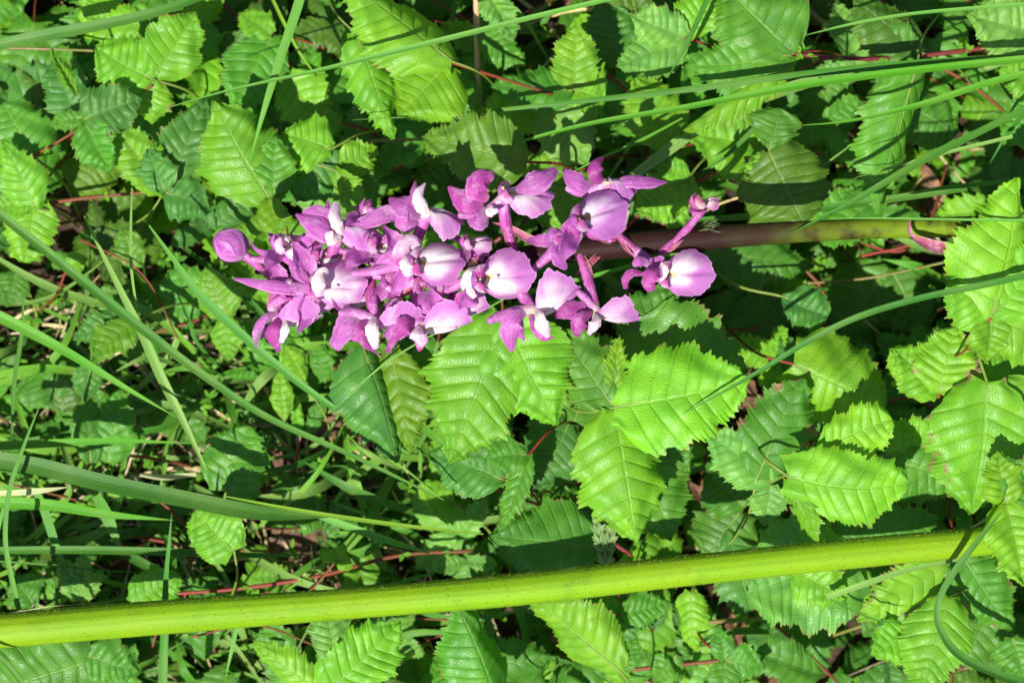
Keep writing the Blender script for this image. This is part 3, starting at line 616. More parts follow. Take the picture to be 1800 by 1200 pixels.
SH1 = dict(shape=1); BR = dict(brown=True)
LEAVES = [
 # ---- upper left
 ('pale green three part leaf near the top left corner, its upper blades spread', [
   (270, 140, 350, 166, 82, 365, 118, 12, 6, 'b'), (272, 132, 350, 345, 22, 360, 104, 25, -8, 'b'), (270, 143, 350, 266, 218, 330, 74, 5, 10, 'b', BR)]),
 ('dark glossy pleated leaf on a pink stalk at the upper left', [
   (148, 210, 370, 252, 172, 380, 92, 20, 15, 'u', dict(k=.9, pleat=2.0)), (146, 206, 370, 84, 218, 360, 34, 30, 10, 'n'), (150, 214, 370, 196, 304, 360, 76, 20, 20, 'n', dict(pleat=2.0))]),
 ('shaded blue green leaf left of the pleated leaf', [
   (138, 205, 320, 92, 108, 320, 84, 10, 6, 'u'), (134, 165, 360, 88, 82, 380, 30, 60, -20, 'b')]),
 ('leaf trio with two grey green pleated blades by the red cane upper left', [
   (290, 336, 330, 198, 220, 350, 84, 15, 12, 'b', dict(k=.9)), (292, 332, 325, 362, 172, 330, 92, 10, 10, 'u', dict(pleat=1.6)),
   (290, 334, 345, 258, 262, 360, 66, 20, 10, 'u', dict(pleat=1.8)), (292, 338, 335, 372, 372, 330, 76, 8, 14, 'u', dict(pleat=1.6))]),
 ('very large light green leaf left above the flower bud, its tip pointing up', [
   (476, 352, 420, 376, 176, 440, 160, 6, -30, 'b', dict(k=.85, nv=9)), (478, 348, 415, 484, 238, 430, 74, 10, 4, 'n'), (474, 350, 425, 492, 426, 440, 58, 38, 20, 'y')]),
 ('round yellowish leaf lying at the left edge', [(62, 278, 300, 4, 182, 310, 112, 4, 6, 'n', SH1)]),
 ('striped light leaf under the red cane at the left edge', [
   (62, 366, 320, 4, 246, 350, 76, 10, 4, 'b'), (58, 350, 318, -20, 370, 320, 60, 10, 10, 'b')]),
 ('small toothed leaf hanging at the left edge under the red cane', [(60, 352, 300, 42, 462, 290, 86, 4, 10, 'b', dict(shape=1))]),
 ('olive leaf in the shade of the pleated leaf', [(190, 250, 220, 130, 345, 210, 110, 0, 5, 'y', dict(k=.7, shape=1))]),
 ('small leaf cut by the top edge near the left corner', [(205, -30, 340, 150, 32, 350, 60, 10, 10, 'b', dict(shape=1))]),
 ('half shaded leaf to the left of the upright grass tip', [
   (480, 62, 280, 412, 198, 290, 112, 5, 8, 'n', dict(shape=0)), (478, 60, 290, 420, 22, 280, 60, 20, -10, 'b')]),
 ('bright leaf behind the slanting dark red cane at top', [(505, 130, 250, 575, 232, 240, 96, 14, 5, 'b')]),
 ('narrow light leaf right of the upright grass tip', [(600, 215, 270, 510, 222, 275, 56, 20, 20, 'b', dict(k=.9))]),
 ('dim broad leaf far back in the upper left corner', [(60, 40, 180, 10, 190, 170, 110, 0, 6, 'n', dict(shape=1)), (70, 60, 200, 150, 140, 190, 90, 0, 10, 'd')]),
 ('leaf pair along the top edge beside the broad blade', [(330, 30, 260, 395, -10, 280, 70, 30, -20, 'y'), (350, 35, 250, 372, 105, 250, 50, 10, 10, 'n')]),
 # ---- upper middle
 ('big bright folded leaf at the top with its stalk at the right', [
   (795, 108, 460, 596, -44, 470, 150, 2, -62, 'b', dict(nv=9)), (790, 112, 450, 655, 95, 445, 40, 5, 30, 'p', dict(k=.9)),
   (788, 113, 445, 700, 205, 440, 150, 14, -25, 'y', dict(nv=8))]),
 ('light striped leaf hanging under the big folded leaf', [(628, 62, 390, 690, 246, 380, 86, -40, 6, 'b')]),
 ('crinkled young leaf beside the tan stalk', [(850, -20, 310, 905, 75, 320, 60, 30, 20, 'p', dict(pleat=2.4)), (845, 60, 300, 925, 118, 300, 60, 10, 25, 'n')]),
 ('bright broad three part leaf above the middle of the spike', [
   (1010, 158, 380, 1012, 44, 395, 84, 8, 8, 'b'), (1012, 158, 380, 1064, 176, 370, 112, 8, 15, 'b', SH1), (1006, 160, 375, 862, 152, 370, 92, 8, -10, 'n'), (1008, 164, 370, 1060, 214, 350, 60, 5, 5, 'b')]),
 ('long leaf reaching down toward the top of the spike', [(930, 160, 330, 858, 262, 320, 96, -20, 10, 'b')]),
 ('pale leaf with a pointed corner above the folded flower', [(958, 188, 355, 1032, 290, 350, 110, 30, 2, 'p'), ]),
 ('mid green shaded leaf just over the upper flowers', [(925, 285, 480, 742, 242, 470, 118, 6, 8, 'o', dict(nv=8, k=1.3))]),
 ('toothed leaf left of the brown loop of cane', [
   (582, 262, 400, 494, 236, 400, 92, 10, 6, 'b'), (585, 262, 395, 520, 355, 380, 100, 6, -10, 'u')]),
 ('folded yellow green leaf right over the highest left flower', [
   (590, 300, 420, 655, 400, 410, 56, 50, -30, 'y'), (602, 292, 400, 664, 258, 390, 60, 12, 12, 'b'), (600, 310, 380, 660, 372, 370, 80, 10, 10, 'u')]),
 ('light leaf trio at the top right of centre crossed by a blade', [
   (1205, 66, 360, 1106, 28, 375, 78, 10, 8, 'p'), (1204, 68, 360, 1082, 118, 365, 86, 8, 8, 'p'), (1208, 62, 355, 1262, -40, 360, 80, 10, 10, 'b')]),
 ('bright leaf under the three long blades at centre top', [(1186, 262, 350, 1112, 132, 360, 108, 10, 6, 'b', dict(k=.95)), (1190, 260, 340, 1150, 310, 330, 70, 5, 5, 'n')]),
 ('ragged bright leaf behind the right hand upper flower', [
   (1205, 318, 380, 1115, 372, 380, 92, 14, 12, 'b'), (1200, 300, 370, 1180, 412, 350, 70, 14, 12, 'b'), (1210, 310, 380, 1150, 288, 390, 44, 10, 10, 'b')]),
 ('broad light leaf behind the two upper right flowers', [(1020, 300, 330, 960, 400, 320, 130, 8, 8, 'b', dict(k=.8, shape=1)), (1010, 330, 320, 905, 280, 320, 80, 5, 5, 'b')]),
 ('dark leaf between centre blades and the folded big leaf', [(760, 118, 260, 830, 240, 250, 96, 5, 5, 'n'), (690, 280, 240, 760, 210, 235, 90, 5, 5, 'n')]),
 ('dark round lobed leaf behind the top blades', [(1075, 120, 240, 1070, 10, 240, 110, 5, 5, 'd', SH1), (1080, 125, 230, 1010, 60, 230, 80, 5, 5, 'd')]),
 # ---- upper right
 ('large matt leaf at the maroon cane with a folded yellow lower edge', [
   (1393, 95, 445, 1262, -36, 450, 150, 2, -4, 'n', dict(nv=8)), (1390, 97, 448, 1204, 118, 440, 112, 14, 10, 'n', dict(nv=9, k=1.05)), (1392, 99, 446, 1195, 238, 430, 74, -10, -48, 'y')]),
 ('dark leaf above the maroon cane with a straight right edge', [(1618, 92, 400, 1500, -2, 395, 118, 0, -30, 'o', dict(k=1.1)), (1610, 96, 395, 1505, 40, 380, 70, 5, 5, 'd')]),
 ('long leaf hanging from the maroon cane over the blade shadow', [(1612, 112, 440, 1540, 378, 400, 128, -50, 8, 'n', dict(nv=9, k=1.15, bend=.05))]),
 ('pale leaf in the top right corner with deep veins', [(1850, 62, 420, 1700, 26, 430, 124, 6, 6, 'p', dict(pleat=1.7)), (1850, 80, 410, 1735, 100, 400, 40, 6, 6, 'n')]),
 ('striped leaf at the right edge below the corner leaf', [(1850, 150, 400, 1756, 122, 410, 92, 6, 6, 'b'), (1850, 170, 390, 1762, 255, 380, 96, 6, 6, 'n')]),
 ('dark hourglass shaped leaf pair above the green stem', [
   (1352, 264, 440, 1368, 190, 445, 84, 5, 5, 'd', dict(shape=2)), (1352, 266, 440, 1412, 392, 435, 170, 4, 4, 'o', dict(shape=1, k=1.05)), (1348, 270, 430, 1318, 330, 420, 50, 10, 10, 'b')]),
 ('striped bright leaf left of the red cane end', [(1348, 262, 350, 1208, 236, 350, 124, 6, 6, 'b', dict(pleat=1.5))]),
 ('dim leaf behind the blades near the right edge', [(1600, 190, 200, 1680, 240, 190, 110, 0, 0, 'd', SH1)]),
 ('dim broad leaf in the shade above the green stem', [(1440, 150, 180, 1480, 240, 180, 120, 0, 0, 'd', SH1), (1450, 160, 190, 1500, 110, 200, 70, 5, 5, 'n')]),
 # ---- right
 ('big bright yellow green leaf covering the right end of the orchid stem', [
   (1742, 558, 650, 1788, 312, 665, 176, 10, -34, 'b', dict(nv=8, k=1.1)), (1744, 556, 645, 1668, 492, 650, 96, 8, 8, 'b', dict(k=1.1, shape=1)),
   (1746, 556, 645, 1850, 420, 650, 120, 14, 6, 'b', dict(k=1.1)), (1742, 560, 640, 1732, 636, 620, 76, 10, 22, 'y'), (1750, 562, 640, 1860, 590, 630, 120, 6, 6, 'b')]),
 ('crinkled leaf with brown rim under the big bright right leaf', [
   (1650, 690, 470, 1682, 572, 480, 110, 8, 8, 'b', dict(brown=True, pleat=1.5)), (1655, 688, 460, 1570, 612, 465, 86, 10, 10, 'b', dict(pleat=1.5)), (1700, 690, 450, 1830, 620, 440, 110, 5, 5, 'b')]),
 ('large hanging leaf with scorched lower rim at the right', [(1735, 672, 520, 1706, 905, 480, 190, 6, 14, 'b', dict(brown=True, nv=8, k=.9)), (1760, 670, 500, 1840, 780, 480, 110, 6, 6, 'b')]),
 ('fresh pleated leaf at the right edge hanging over the hairy stem', [
   (1768, 886, 560, 1798, 1030, 570, 104, 16, 16, 'b', dict(pleat=2.0, k=1.05)), (1768, 884, 560, 1752, 790, 575, 70, 20, 20, 'y', dict(pleat=1.8)), (1770, 882, 555, 1850, 800, 560, 90, 20, 20, 'n', dict(pleat=1.8))]),
 ('brightest three part leaf right of centre under the spike', [
   (1080, 716, 540, 1320, 664, 560, 178, 10, 6, 'b', dict(nv=8, k=1.15, bend=.06)), (1080, 722, 540, 1118, 955, 530, 172, -28, 12, 'b', dict(nv=8, k=1.05)),
   (1076, 712, 535, 986, 575, 520, 110, 10, 6, 'd', dict(k=1.2))]),
 ('yellow stalked narrow leaf between spike and brightest leaf', [(1078, 712, 525, 1090, 588, 535, 40, 35, 10, 'y')]),
 ('big ribbed leaf right below the middle of the spike', [
   (884, 556, 545, 788, 815, 530, 172, 6, -4, 'b', dict(nv=9, k=.95, bend=.05)), (886, 558, 545, 978, 748, 535, 150, 16, -6, 'b', dict(nv=8, bend=.05))]),
 ('folded leaf below the left flowers, half dull and half yellow green', [
   (640, 612, 480, 700, 812, 470, 150, -50, 12, 'u', dict(nv=8)), (688, 618, 470, 722, 800, 470, 92, 16, -30, 'y', dict(nv=8, k=.8))]),
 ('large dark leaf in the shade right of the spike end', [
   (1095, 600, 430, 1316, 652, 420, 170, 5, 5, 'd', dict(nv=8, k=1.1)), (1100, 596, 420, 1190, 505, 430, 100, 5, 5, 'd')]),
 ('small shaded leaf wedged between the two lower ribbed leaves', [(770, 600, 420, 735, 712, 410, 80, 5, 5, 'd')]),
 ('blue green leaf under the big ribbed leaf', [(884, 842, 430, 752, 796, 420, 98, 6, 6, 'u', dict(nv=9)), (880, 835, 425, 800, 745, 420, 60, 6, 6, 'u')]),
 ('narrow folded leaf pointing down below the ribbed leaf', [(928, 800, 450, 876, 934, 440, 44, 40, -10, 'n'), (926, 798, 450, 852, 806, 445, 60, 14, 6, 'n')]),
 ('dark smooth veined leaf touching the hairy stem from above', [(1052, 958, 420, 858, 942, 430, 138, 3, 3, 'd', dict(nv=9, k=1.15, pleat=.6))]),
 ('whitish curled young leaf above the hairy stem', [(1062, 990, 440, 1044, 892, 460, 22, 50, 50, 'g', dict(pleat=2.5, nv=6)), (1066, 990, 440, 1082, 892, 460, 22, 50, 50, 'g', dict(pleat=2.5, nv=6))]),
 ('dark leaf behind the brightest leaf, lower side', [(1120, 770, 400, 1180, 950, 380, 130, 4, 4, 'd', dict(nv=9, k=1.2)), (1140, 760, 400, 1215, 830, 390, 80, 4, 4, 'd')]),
 ('shaded leaf with a scorched brown tip right of the brightest leaf', [(1330, 840, 430, 1412, 664, 440, 138, 10, -6, 'n', dict(brown=True, k=.9))]),
 ('pale leaf reaching left beside the scorched tip', [(1354, 848, 420, 1240, 758, 430, 92, 10, 4, 'p'), (1356, 852, 420, 1345, 925, 400, 60, 10, 10, 'p')]),
 ('arched leaf with a sunlit toothed rim below the dark hollow', [(1395, 640, 420, 1556, 715, 410, 178, 0, -16, 'b', dict(nv=8, shape=1))]),
 ('small bright wedge shaped leaf over the arched one', [(1432, 795, 500, 1568, 736, 520, 88, 6, 10, 'b', dict(shape=2, k=1.1))]),
 ('brightest oval yellow green leaf with drooping tooth rim at the right', [(1386, 838, 530, 1596, 850, 540, 122, 6, 6, 'b', dict(nv=9, k=1.25, shape=1, side=-.15)), (1384, 842, 525, 1436, 958, 510, 44, 40, -20, 'y')]),
 ('shaded broad leaf with its lit edge facing the big right leaf', [(1560, 800, 380, 1662, 754, 390, 98, 8, -10, 'b'), (1560, 806, 380, 1680, 836, 380, 130, 4, 4, 'n', SH1)]),
 ('bright toothed leaf between the arched leaf and the right cluster', [(1650, 690, 400, 1562, 612, 400, 90, 6, 6, 'b')]),
 ('flat leaf just over the hairy stem with scorched rim', [(1470, 940, 390, 1655, 912, 380, 100, 6, 6, 'n', dict(brown=True, nv=9))]),
 ('small fan pleated leaf lit in the dark hollow', [(1372, 520, 330, 1456, 556, 345, 76, 20, 20, 'u', dict(pleat=2.2, shape=2))]),
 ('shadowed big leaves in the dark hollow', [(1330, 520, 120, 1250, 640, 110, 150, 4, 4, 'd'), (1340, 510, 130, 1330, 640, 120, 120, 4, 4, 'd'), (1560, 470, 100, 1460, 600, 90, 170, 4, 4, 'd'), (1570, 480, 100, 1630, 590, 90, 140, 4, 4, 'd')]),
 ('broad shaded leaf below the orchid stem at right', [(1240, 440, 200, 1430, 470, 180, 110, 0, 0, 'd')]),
 # ---- bottom
 ('large fan shaped leaf below the hairy stem at the right', [(1500, 985, 400, 1312, 1040, 400, 196, 14, 2, 'p', dict(shape=1, nv=9, k=.9, pleat=1.4)), (1398, 1000, 430, 1490, 1050, 440, 90, 8, 8, 'b', dict(k=1.1))]),
 ('light ragged leaf under the grey blade at the lower right', [(1660, 992, 390, 1506, 1090, 380, 84, 10, 10, 'b', BR), (1500, 1000, 385, 1520, 1085, 380, 60, 10, 10, 'b')]),
 ('tall leaf standing at the bottom right beside the curling blade', [(1668, 1050, 430, 1610, 1230, 430, 112, 10, 4, 'b', dict(nv=9)), (1600, 1112, 400, 1530, 1150, 400, 76, 20, 10, 'b', dict(pleat=1.6))]),
 ('ragged leaf with brown edge at the lower right', [(1690, 975, 400, 1775, 1106, 390, 106, 10, 10, 'n', BR), (1695, 985, 390, 1660, 1060, 380, 60, 10, 10, 'n')]),
 ('dim leaf behind the curling blade', [(1750, 1060, 250, 1690, 1170, 240, 110, 4, 4, 'd', SH1), (1780, 1120, 330, 1800, 1200, 330, 80, 4, 4, 'n')]),
 ('leaf at the bottom right end of the red cane', [(1277, 1160, 330, 1346, 1172, 330, 66, 10, 10, 'n'), (1276, 1158, 330, 1262, 1100, 330, 40, 10, 10, 'n'), (1276, 1162, 330, 1262, 1230, 330, 60, 10, 10, 'n')]),
 ('long half folded leaf below the hairy stem in the middle', [(1092, 1180, 400, 932, 1052, 410, 128, -48, 10, 'b', dict(nv=9, k=.85)), (1096, 1178, 400, 1118, 1120, 400, 40, 10, 10, 'n')]),
 ('leaf with a narrow yellow side at the bottom left of centre', [(872, 1230, 410, 800, 1058, 410, 148, 4, -40, 'n', dict(nv=9, k=1.1))]),
 ('bright ribbed leaf at the bottom below the hairy stem', [(572, 1215, 430, 705, 1092, 430, 118, 16, 8, 'b', dict(nv=9, pleat=1.5)), (590, 1160, 440, 572, 1062, 430, 74, 10, 6, 'p', dict(pleat=1.5))]),
 ('small folded leaf at the bottom edge left of the ribbed one', [(568, 1215, 420, 444, 1124, 420, 64, -30, 14, 'b')]),
 ('broad dull leaf cut by the bottom left corner', [(160, 1160, 380, -20, 1215, 370, 170, 4, 4, 'n', dict(shape=1, k=.9)), (150, 1150, 385, 246, 1180, 385, 84, 10, 10, 'n', dict(pleat=1.4))]),
 ('pale young leaf above the hairy stem at lower left', [(232, 1060, 320, 320, 1010, 325, 84, 12, 10, 'b', dict(k=.9))]),
 ('fan of pale narrow leaflets above the left end of the hairy stem', [(140, 1052, 300, 105, 975, 310, 44, 20, 20, 'p'), (142, 1052, 300, 148, 965, 310, 40, 20, 20, 'p'), (144, 1052, 300, 182, 1000, 310, 36, 20, 20, 'p'), (60, 1060, 280, 20, 1010, 280, 70, 10, 10, 'n')]),
 ('bright toothed leaf hanging over the wide blade at lower left', [(412, 968, 440, 344, 896, 440, 96, 12, 12, 'b', dict(k=.9, shape=1)), (412, 960, 440, 388, 882, 445, 50, 12, 12, 'b')]),
 ('broad soft leaf in the left centre under the green blade', [(398, 862, 300, 438, 748, 310, 112, 8, 14, 'n', SH1), (400, 860, 300, 470, 830, 300, 70, 8, 8, 'n')]),
 ('twin smooth green leaves standing at the left below the crossing blades', [(160, 812, 280, 152, 690, 290, 62, 20, -14, 'n', dict(teeth=.5)), (190, 812, 270, 212, 682, 280, 82, 5, 5, 'n', dict(teeth=.5))]),
 ('curved olive leaf crossed by two blades at the left', [(236, 566, 330, 160, 640, 340, 62, 14, 20, 'y', dict(k=.8, side=-.3, teeth=.5)), (160, 636, 330, 150, 706, 310, 56, 10, 10, 'u', dict(teeth=.6)), (225, 555, 300, 128, 598, 300, 54, 4, 4, 'u')]),
 ('sunlit leaf left of the lowest left flower', [(400, 556, 300, 360, 468, 310, 76, 10, 8, 'b', dict(k=.85)), (398, 560, 300, 402, 636, 290, 60, 8, 8, 'b', dict(k=.85))]),
 ('shaded leaf beside the thin pale blade at the left', [(335, 470, 200, 315, 590, 190, 84, 4, 4, 'n'), (240, 470, 240, 215, 400, 250, 60, 8, 8, 'b', dict(k=.7))]),
 ('smooth round leaf under the lowest left flower', [(535, 672, 260, 498, 606, 280, 48, 20, -10, 'b', dict(shape=3, teeth=0)), (500, 740, 250, 494, 650, 260, 42, 10, 10, 'b', dict(shape=3, teeth=0)), (572, 672, 240, 560, 600, 250, 44, 10, 10, 'n', dict(shape=3, teeth=0))]),
 ('small pale yellow leaf above the dry stalk', [(528, 770, 200, 518, 692, 210, 24, 10, 10, 'b', dict(shape=3, teeth=0)), (540, 760, 200, 575, 700, 210, 30, 0, 0, 'n')]),
 ('small star shaped leaf above the hairy stem at left', [(592, 985, 330, 560, 966, 335, 26, 14, 14, 'b'), (592, 983, 330, 606, 955, 335, 28, 14, 14, 'b'), (594, 985, 330, 620, 998, 335, 26, 14, 14, 'b')]),
 ('round crinkled leaf hanging under the middle of the hairy stem', [(1085, 1080, 360, 1015, 1050, 360, 64, 12, 12, 'n', dict(pleat=1.6)), (1088, 1082, 360, 1060, 1110, 350, 56, 12, 12, 'n', dict(pleat=1.8, shape=1)), (1090, 1078, 360, 1176, 1056, 360, 60, 12, 12, 'n', dict(pleat=1.6))]),
 ('shiny pale oval leaf half hidden at lower left of centre', [(800, 885, 220, 735, 852, 230, 56, 10, 10, 'b', dict(shape=3, teeth=0)), (820, 905, 240, 760, 900, 250, 30, 10, 10, 'b', dict(shape=3, teeth=0))]),
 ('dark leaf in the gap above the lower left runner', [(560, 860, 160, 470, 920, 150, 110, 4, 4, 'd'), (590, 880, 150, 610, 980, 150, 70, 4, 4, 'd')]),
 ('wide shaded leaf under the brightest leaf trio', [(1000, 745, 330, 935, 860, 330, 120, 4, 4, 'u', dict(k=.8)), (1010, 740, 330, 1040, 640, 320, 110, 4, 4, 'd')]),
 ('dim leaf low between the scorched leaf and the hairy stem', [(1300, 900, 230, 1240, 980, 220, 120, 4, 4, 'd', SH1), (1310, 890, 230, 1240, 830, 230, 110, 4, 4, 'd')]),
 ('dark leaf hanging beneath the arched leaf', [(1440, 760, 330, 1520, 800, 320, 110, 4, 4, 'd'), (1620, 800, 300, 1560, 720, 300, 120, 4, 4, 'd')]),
 ('pale strip of leaf between hairy stem and bottom red cane', [(1215, 1040, 260, 1222, 1145, 250, 66, 10, -10, 'b', dict(teeth=.6)), (1190, 1150, 230, 1150, 1200, 220, 60, 5, 5, 'n')]),
 ('leaf by the left edge behind the thin upright blade', [(30, 480, 200, 10, 540, 200, 60, 5, 5, 'd'), (100, 700, 180, 60, 640, 170, 110, 4, 4, 'd', SH1), (110, 720, 170, 115, 640, 170, 80, 4, 4, 'o')]),
 ('small yellow green lobed leaf by the long left blade', [(118, 470, 260, 155, 455, 265, 40, 10, 10, 'b', dict(teeth=.5)), (110, 472, 255, 100, 440, 260, 34, 10, 10, 'n')]),
]
for lab, lf in LEAVES: bramble(lab, lf)

